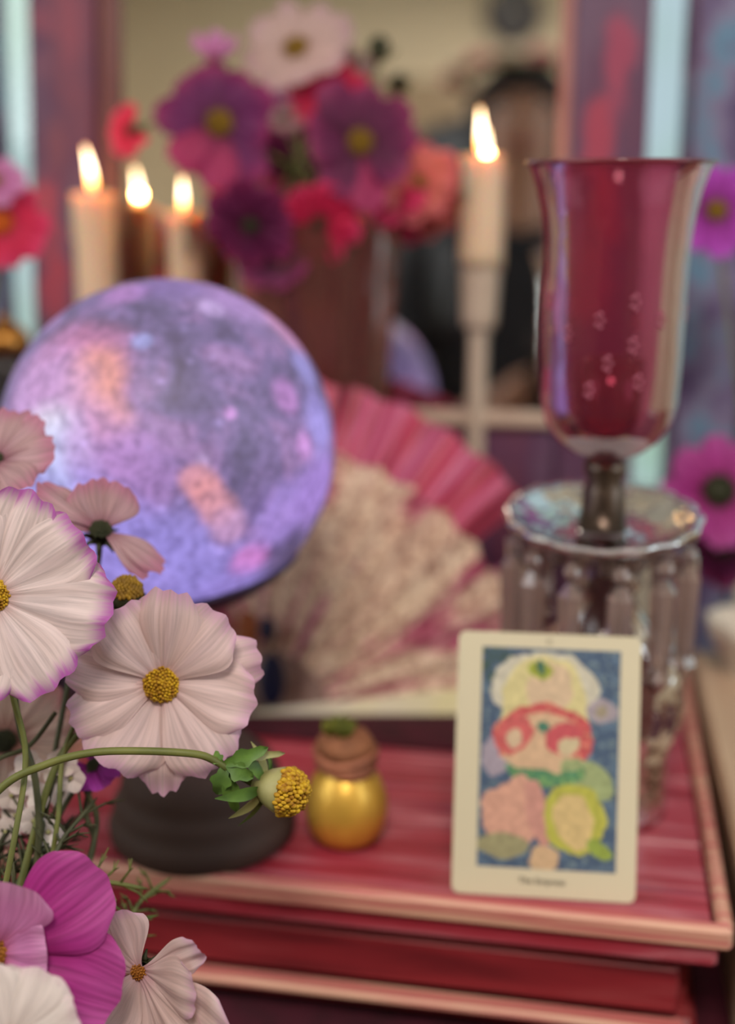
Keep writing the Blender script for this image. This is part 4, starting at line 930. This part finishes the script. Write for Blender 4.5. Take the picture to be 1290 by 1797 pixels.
# tiny white filler blossoms and feathery leaves
rr = random.Random(12)
cl = [(40, 1372), (70, 1400), (98, 1352), (28, 1432), (60, 1440), (110, 1395), (85, 1460), (20, 1395), (50, 1345), (108, 1340), (125, 1365), (10, 1460)]
for (x, y) in cl:
    d = .468+rr.uniform(-.01, .01); c_ = atD(x, y, d); n_ = (-F+R*rr.uniform(-.6, .6)+U*rr.uniform(-.2, .9)).normalized(); ex = n_.orthogonal().normalized(); ey = n_.cross(ex)
    M = Matrix((ex, ey, n_)).transposed().to_4x4(); M.translation = c_
    t = thing('filler_blossom', 'tiny white filler blossom among the stems at lower left', 'flower', M=M, group='tiny white filler blossoms')
    for k in range(5):
        V, Fc, A = petal(.0058, .0030, .3, -.1, 0, k, nt_=5, nv_=4, ridge=0)
        a = 2*PI*k/5; V = [Vector((v.x*math.cos(a)-v.y*math.sin(a), v.x*math.sin(a)+v.y*math.cos(a), v.z)) for v in V]
        mk('petal', V, Fc, PM['white'], t, world=False, attrs=A)
    mk('flower_centre', *ball((0,0,.0006), .001, 8, 5), M_pale, t, world=False)
    mk('stem', *tube(spline([c_, atD(60+x*.2, y+90, d), atD(30, 1750, .46)]+jb(3), 5), .0005, 5), M_stemd, t)
def feather(label, root, tip, d, n, spread, m, seed, gr='feathery cosmos foliage at lower left'):
    a = atD(*root); b = atD(*tip); rr = random.Random(seed); t = thing('feathery_leaf', label, 'leaf', a, group=gr)
    ax = b-a; sd = ax.cross(F).normalized(); bend = sd*ax.length*.15
    P = spline([a, (a+b)/2+bend, b], 6); mk('leaf_stalk', *tube(P, [.0009]*(len(P)-1)+[.0003], 6), m, t)
    g = G()
    for i in range(n):
        p = P[1+int((len(P)-2)*i/n)]
        for s in (-1, 1):
            e = p+(sd*s*rr.uniform(.6, 1)+ax.normalized()*rr.uniform(.4, .9)+F*rr.uniform(-.5, .5))*spread
            q = (p+e)/2+ax.normalized()*spread*.12; Q = [p, q, e]; g.add(*tube(Q, [.0006, .0005, .0002], 5))
            for s2 in (-1, 1): g.add(*tube([q, q+(e-q)*.6+ax.normalized().cross(e-q).normalized()*s2*spread*.22], [.0004, .0002], 4))
    g.obj('leaflet', m, t)
feather('feathery green leaf between the stems above the magenta cosmos', (90, 1620, .43), (170, 1400, .46), 0, 7, .014, M_stemd, 1)
feather('thin green leaf arching over the chest edge near the magenta cosmos', (60, 1600, .44), (260, 1560, .46), 0, 5, .012, M_stem, 2)
feather('feathery leaf crossing the lower left stems', (20, 1640, .44), (95, 1470, .46), 0, 7, .016, M_stemd, 3)
feather('feathery leaf at the left edge under the pale cosmos', (0, 1560, .45), (40, 1420, .47), 0, 6, .014, M_calyx, 4)
feather('green leaf curling above the side view cosmos', (215, 1668, .46), (300, 1540, .48), 0, 5, .010, M_stem, 5)
feather('green leaf tuft behind the side view cosmos', (200, 1720, .45), (240, 1610, .46), 0, 6, .010, M_green, 6)
feather('dark feathery foliage low at the left edge behind the bare stems', (-10, 1640, .455), (110, 1500, .47), 0, 9, .017, M_calyx, 11)
feather('dense dark foliage above the magenta cosmos at the left edge', (30, 1600, .46), (-10, 1440, .48), 0, 9, .016, M_stemd, 12)
feather('wispy foliage between the bare stems under the filler blossoms', (80, 1580, .465), (130, 1430, .48), 0, 8, .013, M_calyx, 13)
def loose(label, pts, r, m):
    V, Fc = tube(spline([atD(*p) if not isinstance(p, Vector) else p for p in pts], 6), r, 8); o = mk('bare_flower_stem', V, Fc, m); tag(o, label, 'cut_stem', 'bare stems at lower left'); return origin(o)  # loose flower stems that carry no bloom
loose('dark bare stem dropping from under the big left cosmos', [(22, 1205, .45), (38, 1290, .45), (62, 1370, .45), (66, 1500, .45), (30, 1700, .45)]+jb(1), .0013, M_stemd)
loose('thin bare stem crossing behind the horizontal one', [(98, 1250, .46), (50, 1310, .455), (-20, 1350, .45), (-60, 1500, .45)]+jb(4), .0009, M_stemd)
loose('bent bare stem rising beside the black foot', [(150, 1385, .47), (170, 1440, .47), (150, 1530, .465), (110, 1640, .46), (30, 1800, .45)]+jb(5), .0011, M_stemd)
loose('pale bare stem angling right under the middle cosmos', [(140, 1250, .46), (110, 1330, .455), (100, 1450, .45), (70, 1600, .45), (10, 1780, .45)]+jb(6), .0010, M_stem)

# -- vase bouquet behind the globe
vd = .79; vtop = atD(535, 345, vd); vbx = vtop.x; vby = vtop.y; VR = px(133, vd)
vh = vtop.z-BZ
t = thing('pink_glass_vase', 'tall pinkish glass vase of mixed cosmos behind the globe', 'vase', (vbx, vby, BZ))
M_vase = thin_glass('rose_vase_glass', (200, 140, 136), (176, 104, 100), .34, .08, .8, 25)
mk('vase_wall', *lathe([(0, .001), (VR*.80, .001), (VR*.86, .004), (VR*.86, vh*.2), (VR*.90, vh*.5), (VR*.95, vh*.8), (VR*.99, vh*.97), (VR, vh)], 64, (vbx, vby, BZ), wob=lambda a, j, r, z: 1+.02*math.cos(8*a)), M_vase, t)
q = [Vector((vbx+VR*math.cos(a), vby+VR*math.sin(a), vtop.z)) for a in [2*PI*i/64 for i in range(65)]]
mk('vase_rim', *tube(q, .0012, 6, False), thin_glass('rose_rim_glass', (200, 150, 156), (190, 130, 150), .5, .05, 2), t)
def vb(i):
    a = i*2.4; r = .026; return [Vector((vbx+math.cos(a)*r*1.2, vby+math.sin(a)*r*.8, vtop.z-.03)), Vector((vbx-math.cos(a)*r*.6, vby-math.sin(a)*r*.6, BZ+.02))]
GB = 'vase cosmos behind the globe'
flower('large plum purple cosmos with a yellow eye, upper left of the vase', 385, 217, .74, 0, .0, 108, [(100, 1.0, 1.2, 0, 0), (62, .9, 1.0, .1, 0), (28, .98, 1.15, 0, 0), (-12, .82, 1.1, .1, -.1), (-50, 1.12, 1.15, 0, 0), (-88, 1.1, 1.35, 0, 0, 'plumrose'), (-135, 1.0, 1.3, 0, 0, 'plumrose'), (170, 1.08, 1.1, 0, 0), (135, .95, 1.0, .05, 0)], 'plum', M_yeld, 23, vb(0), GB, seed=21, lift=.05, wf=.84)
flower('dark wine cosmos with an olive eye, right side of the vase', 632, 250, .745, .15, .05, 108, [(85, .95, 1.0, .05, 0), (45, 1.05, 1.1, 0, 0), (5, .95, 1.1, 0, 0), (-35, .9, 1.2, .1, 0), (-80, 1.15, 1.1, 0, 0, 'plumrose'), (-120, 1.0, 1.2, 0, 0), (-165, .85, 1.1, .1, 0), (125, 1.1, 1.2, 0, 0), (160, .9, 1.0, 0, 0)], 'wine', M_yeld, 22, vb(1), GB, seed=22, lift=.05, wf=.84)
flower('pale pink cosmos standing highest above the vase', 520, 86, .77, -.15, .25, 92, ring8(14, .16, .25, 23), 'rosewhite', M_yeld, 22, vb(2), GB, seed=23, lift=.2, n=50)
flower('crimson pink cosmos under the wine one at the right of the vase', 668, 300, .77, .3, -.1, 92, ring8(5, .08, .1, 24), 'crimson', M_yeld, 18, vb(3), GB, seed=24, n=50)
flower('coral pink cosmos at the far right of the vase', 735, 320, .775, .35, -.25, 74, ring8(35, .1, .15, 25), 'coral', M_yeld, 14, vb(4), GB, seed=25, n=40)
flower('dark red cosmos drooping low at the front of the vase', 440, 395, .745, -.1, -.6, 80, ring8(5, .1, .1, 26), 'wine', M_calyx, 14, vb(5), GB, seed=26, n=40)
flower('red cosmos drooping over the rim in the middle of the vase', 560, 390, .75, .1, -.6, 76, ring8(25, .1, .1, 27), 'crimson', M_calyx, 12, vb(6), GB, seed=27, n=40)
flower('pink red cosmos behind the dark wine one near its top', 585, 170, .775, 0, .3, 80, ring8(35, .1, .1, 28), 'crimson', M_yeld, 14, vb(7), GB, seed=28, n=40)
flower('mauve pink cosmos bud half open above the plum one', 380, 110, .76, 0, .9, 42, [(30, 1, 1.1, .9, 0), (90, 1, 1.1, .9, 0), (150, 1, 1.1, .9, 0), (210, 1, 1.1, .9, 0), (270, 1, 1.1, .9, 0), (330, 1, 1.1, .9, 0)], 'orchid', M_calyx, 12, vb(8), GB, seed=29, n=30)
flower('small scarlet cosmos in profile left of the plum one', 232, 232, .745, -.5, .1, 52, [(120, 1, 1.3, .1, 0), (150, .9, 1.2, .1, 0), (240, .9, 1.4, .1, 0), (285, .8, 1.4, .1, 0), (200, .7, 1.2, .4, 0)], 'scarlet', M_calyx, 12, [(300, 225, .75)]+vb(9), GB, seed=30, n=30, wf=1.25)
flower('pale blush bud between the plum and wine cosmos', 500, 210, .77, 0, .5, 36, ring8(10, .1, .1, 31), 'dusty', M_calyx, 10, vb(10), GB, seed=31, n=30)
g_ = G()
head('tiny green seed head above the right of the vase against the reflected wall', 665, 84, .77, 0, .9, 20, M_calyx, M_calyx, 5, [(650, 150, .77), (600, 300, .78)]+vb(11), seed=33, sepm=[M_stem], n=30)
flower('red cosmos bloom submerged by the rim on the left of the vase', 480, 455, .76, -.2, .1, 62, ring8(15, .1, .1, 34), 'wine', M_calyx, 12, vb(12), GB, seed=34, n=30)

# -- blooms at the picture's sides
def side_vase(label, x, y, d, H):
    b = atD(x, y, d); c_ = Vector((b.x, b.y, TZ+.0005)); t = thing('bud_vase', label, 'vase', c_)
    mk('vase_wall', *lathe([(0, .001), (.018, .001), (.022, .01), (.022, H*.4), (.010, H*.7), (.009, H*.95), (.013, H), (.011, H), (.007, H*.94), (.007, H*.7), (.019, H*.4), (.019, .006), (0, .004)], 36, c_), thin_glass('bud_vase_glass', (214, 206, 200), (200, 190, 186), .15, .05, 1.4), t)
    return [c_+Vector((0,0,H)), c_+Vector((.002, 0, .02))]
sr = side_vase('slim clear bud vase just past the right picture edge', 1345, 900, .76, .13)
flower('bright violet cosmos at the right edge beside the pink shade rim', 1257, 370, .74, -.1, .05, 82, ring8(8, .06, .1, 41), 'violet', M_yeld, 19, sr, 'cosmos at the right edge', seed=41, n=50)
flower('deep magenta cosmos at the right edge behind the drip dish', 1262, 862, .73, -.1, .15, 100, ring8(3, .06, .15, 42), 'magenta', M_calyx, 30, sr, 'cosmos at the right edge', seed=42, n=50)
flower('dark magenta cosmos low at the right edge, hanging beneath the other one', 1268, 960, .76, -.1, -.5, 75, ring8(20, .06, .15, 45), 'wine', M_calyx, 18, sr, 'cosmos at the right edge', seed=45, n=30)
sl = side_vase('slim clear bud vase just past the left picture edge', -70, 800, .74, .15)
flower('crimson cosmos with an orange eye at the left edge', 0, 392, .72, .25, .1, 84, ring8(12, .06, .1, 43), 'crimson', M_org, 22, sl, 'cosmos at the left edge', seed=43, n=50)
flower('orchid pink cosmos behind the crimson one at the left edge', -8, 318, .715, .3, .3, 54, ring8(30, .06, .1, 44), 'orchid', M_yeld, 12, sl, 'cosmos at the left edge', seed=44, n=30)
# small white shell, right edge
q = atZ(1278, 1160, TZ+.06)
sq = atY(1278, 1135, .72)
t = thing('white_dish', 'small white ruffled porcelain cup at the right edge beyond the beige board', 'cup', (sq.x+.006, .74, TZ))
hh = sq.z-TZ+.012
mk('cup_wall', *lathe([(0, 0), (.012, 0), (.010, hh*.3), (.008, hh*.6), (.012, hh*.75), (.021, hh*.9), (.024, hh), (.022, hh), (.019, hh*.9), (.009, hh*.78), (0, hh*.76)], 40, (sq.x+.012, .74, TZ), wob=lambda a, j, r, z: 1+(.06*math.cos(9*a) if 4 < j < 9 else 0)), mat('white_porcelain', (206, 196, 180), .3), t)
t.name = 'porcelain_cup'

# ------------------------------------------------------------------ photographer, seen in the mirror
def refl(P): return P - N*(2*(P-MO).dot(N))
hc = refl(atD(915, 232, 2.02))            # head centre, real side
t_p = thing('person', 'seated person with long black hair, pink flower crown and dark clothes, mirrored holding a phone', 'person', (hc.x, hc.y, 0))
M_skin = mat('warm_skin', (176, 130, 108), .5, col2=(168, 120, 100), scale=12, sss=.15)
M_hair = mat('black_hair', (26, 22, 26), .45, col2=(40, 34, 40), scale=60, stretch=(1,1,.1))
M_cloth = mat('black_knit', (30, 29, 36), .85, col2=(38, 36, 44), scale=30)
M_skirt = mat('grey_mauve_skirt', (104, 92, 108), .85, col2=(90, 80, 96), scale=12)
hz, hy, hx = hc.z, hc.y, hc.x
seat = .44
def skin(name, verts, edges, radii, m, parent, sub=2, root=0):
    me = bpy.data.meshes.new(name); inv = rootM(parent).inverted()
    me.from_pydata([tuple(inv @ Vector(v)) for v in verts], edges, [])
    o = bpy.data.objects.new(name, me); C.objects.link(o); o.parent = parent; me.materials.append(m)
    me.skin_vertices.new() if hasattr(me.skin_vertices, 'new') and not me.skin_vertices else None
    sm = o.modifiers.new('skin', 'SKIN'); 
    if not me.skin_vertices:
        bpy.context.view_layer.objects.active = o
    for i, r_ in enumerate(radii):
        sv = me.skin_vertices[0].data[i]; sv.radius = r_ if isinstance(r_, tuple) else (r_, r_); sv.use_root = (i == root)
    sm.use_smooth_shade = True
    sb = o.modifiers.new('sub', 'SUBSURF'); sb.levels = sub; sb.render_levels = sub
    return o
nk = Vector((hx, hy-.01, hz-.115)); chst = Vector((hx, hy-.05, hz-.30)); wst = Vector((hx, hy-.09, seat+.24)); pel = Vector((hx, hy-.10, seat+.14))
phc = CAM - F*.013 - U*.052 + R*.018       # phone centre
handL = phc - R*.046 - U*.02 + F*(-.004); handR = phc + R*.046 - U*.03 + F*(-.004)
def arm(s, hand):
    sh = chst+Vector((s*.165, .0, .10)); el = Vector((hx+s*.26, (hy+hand.y)/2-.06, min(hz-.42, hand.z-.14))); wr = hand-(hand-el).normalized()*.075
    return sh, el, wr
V = [pel, wst, chst, nk, Vector((hx, hy+.0, hz-.06)), Vector((hx, hy+.005, hz+.0)), Vector((hx, hy, hz+.065))]
E_ = [(0,1),(1,2),(2,3),(3,4),(4,5),(5,6)]; Rr = [(.15,.11), (.115,.09), (.135,.10), (.052,.052), (.058,.066), (.072,.085), (.05,.06)]
for s, hd in ((-1, handL), (1, handR)):
    sh, el, wr = arm(s, hd); b = len(V); V += [sh, el, wr, hd]; E_ += [(2,b),(b,b+1),(b+1,b+2),(b+2,b+3)]; Rr += [.052, .038, .024, (.022,.013)]
    across = R*(-s)
    for k in range(4):       # fingers fold round the phone's back edge
        c0 = hd+U*(.022-.0165*k); b2 = len(V)
        V += [c0+across*.004-F*.010, c0+across*.020-F*.015, c0+across*(.036-.003*abs(k-1))-F*.012]
        E_ += [(b+3, b2), (b2, b2+1), (b2+1, b2+2)]; Rr += [.009, .0085, .0075]
    b2 = len(V); V += [hd-U*.012-F*.012+across*.006, hd+U*.012-F*.022+across*.022, hd+U*.022-F*.019+across*.036]; E_ += [(b+3, b2), (b2, b2+1), (b2+1, b2+2)]; Rr += [.010, .009, .008]
for s in (-1, 1):
    b = len(V); V += [pel+Vector((s*.09, .06, -.01)), Vector((hx+s*.12, hy+.33, seat+.07)), Vector((hx+s*.12, hy+.30, .10)), Vector((hx+s*.13, hy+.40, .045))]
    E_ += [(0,b),(b,b+1),(b+1,b+2),(b+2,b+3)]; Rr += [.085, .06, .036, .032]
body = skin('body', V, E_, Rr, M_skin, t_p)
# clothes
sl_ = [arm(-1, handL), arm(1, handR)]
V = [pel+Vector((0,0,.02)), wst, chst, chst+Vector((0, .02, .12)), Vector((hx, hy-.01, hz-.145))]; E_ = [(0,1),(1,2),(2,3),(3,4)]; Rr = [(.17,.13), (.14,.115), (.16,.125), (.11,.09), (.066,.068)]
for sh, el, wr in sl_: b = len(V); V += [sh, el, wr-(wr-el)*.12]; E_ += [(2,b),(b,b+1),(b+1,b+2)]; Rr += [.070, .052, .036]
skin('black_top', V, E_, Rr, M_cloth, t_p)
V = [pel]; E_ = []; Rr = [(.175,.135)]
for s in (-1, 1): b = len(V); V += [pel+Vector((s*.10, .08, 0)), Vector((hx+s*.12, hy+.34, seat+.07)), Vector((hx+s*.12, hy+.33, .30))]; E_ += [(0,b),(b,b+1),(b+1,b+2)]; Rr += [.11, .085, .07]
skin('skirt', V, E_, Rr, M_skirt, t_p)
def hairf(v):
    v = Vector((v.x*1.0, v.y*1.12, v.z*1.2))
    if v.y > .03 and v.z < .07: v.y = .03 + (v.y-.03)*.15
    return v
V, Fc = ball((hx, hy-.012, hz+.012), .092, 32, 20, f=hairf); mk('hair', V, Fc, M_hair, t_p, label='long black hair')
g = G(); rr = random.Random(3)
for s in (-1, 1):
    for k in range(14 if s < 0 else 9):
        x0 = hx+s*(.060+(.0075 if s < 0 else .0045)*k); y0 = hy-.02-.008*k+.012
        q = [Vector((x0, y0, hz+.03)), Vector((x0+s*.02, y0-.01, hz-.08)), Vector((x0+s*(.03+.004*k), y0+.03, hz-.2)), Vector((x0+s*(.03+.006*k)+rr.uniform(-.02,.02), y0+.06, hz-.36))]
        g.add(*tube(spline(q, 5), [.022]*15+[.006], 8))
g.obj('hair_length', M_hair, t_p)
# face
fy = hy+.078
mk('nose', *ball((hx, fy+.006, hz-.012), .012, 12, 8, 1.6), M_skin, t_p)
for s in (-1, 1):
    e_ = mk('eye', *ball((hx+s*.031, fy-.008, hz+.008), .0115, 14, 8, .7), mat('eye_white', (210, 204, 200), .2), t_p)
    mk('iris', *ball((hx+s*.031, fy+.001, hz+.008), .0048, 10, 6, 1), mat('dark_iris', (40, 26, 20), .2), e_)
    mk('eyebrow', *tube([(hx+s*.016, fy-.001, hz+.026), (hx+s*.032, fy-.002, hz+.031), (hx+s*.046, fy-.012, hz+.026)], [.003, .003, .001], 6), M_hair, t_p)
    mk('ear', *ball((hx+s*.074, hy+.0, hz-.005), .014, 12, 8, 1.7), M_skin, t_p)
mk('lips', *ball((hx, fy-.004, hz-.042), .019, 16, 8, .35), mat('rose_lips', (160, 80, 80), .4), t_p)
# flower crown and collar
g = G(); rr = random.Random(5)
cro = bpy.data.objects.new('flower_crown', None); C.objects.link(cro); cro.parent = t_p; cro.location = (0, -.01, hz+.07); cro['label'] = 'pink and cream flower crown'
q = [Vector((hx+.104*math.cos(a), hy-.012+.106*math.sin(a), hz+.085)) for a in [2*PI*i/32 for i in range(33)]]
mk('band', *tube(q, .004, 8, False), M_green, cro)
for i in range(14):
    a = 2*PI*i/14; c_ = Vector((hx+.112*math.cos(a), hy-.012+.114*math.sin(a), hz+.092)); g = G()
    for k in range(6):
        b = 2*PI*k/6; g.add(*ball(c_+Vector((.012*math.cos(b), .012*math.sin(b), .004*math.sin(3*b))), .011, 8, 6, .8))
    g.add(*ball(c_+Vector((0,0,.004)), .010, 8, 6)); g.obj('blossom', (mat('crown_pink', (206, 96, 112), .7) if i % 2 else mat('crown_cream', (206, 184, 160), .7)), cro)
# phone
Mp = Matrix((R, U, -F)).transposed()
t = thing('phone', 'black phone held up by the reflected person', 'phone', phc)
mk('phone_body', *box(phc, .072, .148, .008, Mp, .003), mat('black_glass', (20, 20, 24), .1), t, smooth=False)
mk('camera_bump', *box(phc+U*.052-R*.018+F*.005, .034, .034, .0025, Mp, .0008), mat('grey_glass', (60, 60, 66), .2), t, smooth=False)
# stool
t = thing('stool', 'round wooden stool under the seated person', 'stool', (pel.x, pel.y, 0))
mk('seat', *lathe([(0, seat-.05), (.17, seat-.05), (.18, seat-.04), (.18, seat-.01), (.17, seat-.002), (0, seat)], 40, (pel.x, pel.y+.02, 0)), M_brown, t)
for k in range(4):
    a = PI/4+k*PI/2; mk('leg', *tube([(pel.x+.17*math.cos(a), pel.y+.02+.17*math.sin(a), 0), (pel.x+.12*math.cos(a), pel.y+.02+.12*math.sin(a), seat-.05)], [.014, .017], 12), M_brown, t)

# far wall seen in the mirror: a taupe cupboard and a dark round clock
def hit_front(x, y, off=0):
    a = refl(atD(x, y, 1.0)); b = refl(atD(x, y, 2.0)); d = (b-a).normalized(); s = (Y0+off-a.y)/d.y; return a+d*s
pc = hit_front(740, 138, .35); pl = hit_front(560, 138, .35)
t = thing('tall_cupboard', 'taupe painted cupboard against the wall, seen in the mirror', 'cupboard', (pc.x, Y0+.18, 0))
cxx0, cxx1 = min(pl.x, pc.x)-.05, hit_front(1100, 138, .35).x+.2
cz = pc.z
mk('carcass', *box(((cxx0+cxx1)/2, Y0+.18, cz/2), cxx1-cxx0, .34, cz, b=.006), M_taupe, t, smooth=False)
for k in range(3):
    w_ = (cxx1-cxx0-.04)/3; dd = mk('door', *box((cxx0+.02+w_*(k+.5), Y0+.356, cz/2), w_-.01, .016, cz-.08, b=.004), M_taupe, t, smooth=False)
    mk('knob', *ball((cxx0+.02+w_*(k+.5)+w_*.4, Y0+.372, cz*.55), .014, 12, 8), M_brass, dd)
kc = hit_front(902, 22, .02)
t = thing('wall_clock', 'dark round clock on the beige wall at the top of the mirror reflection', 'clock', (kc.x, Y0, kc.z-.09))
Mr = Matrix.Rotation(-PI/2, 3, 'X')
mk('clock_case', *lathe([(0, 0), (.085, 0), (.085, .02), (.075, .026), (.07, .02), (0, .02)], 40, (kc.x, Y0+.001, kc.z), Mr), mat('slate_grey', (84, 84, 92), .5), t)
mk('clock_hand', *box((kc.x+.012, Y0+.027, kc.z+.018), .006, .002, .05), M_white, t, smooth=False)
mk('clock_hand', *box((kc.x-.018, Y0+.027, kc.z), .04, .002, .006), M_white, t, smooth=False)
# added ceiling panel around the unseen fill light
t = thing('added_ceiling_panel', 'flat square ceiling lamp above the room', 'lamp', (.1, -.75, 2.36))
mk('fill_light_tray', *box((.1, -.75, 2.375), .56, .56, .05, b=.006), M_white, t, smooth=False)
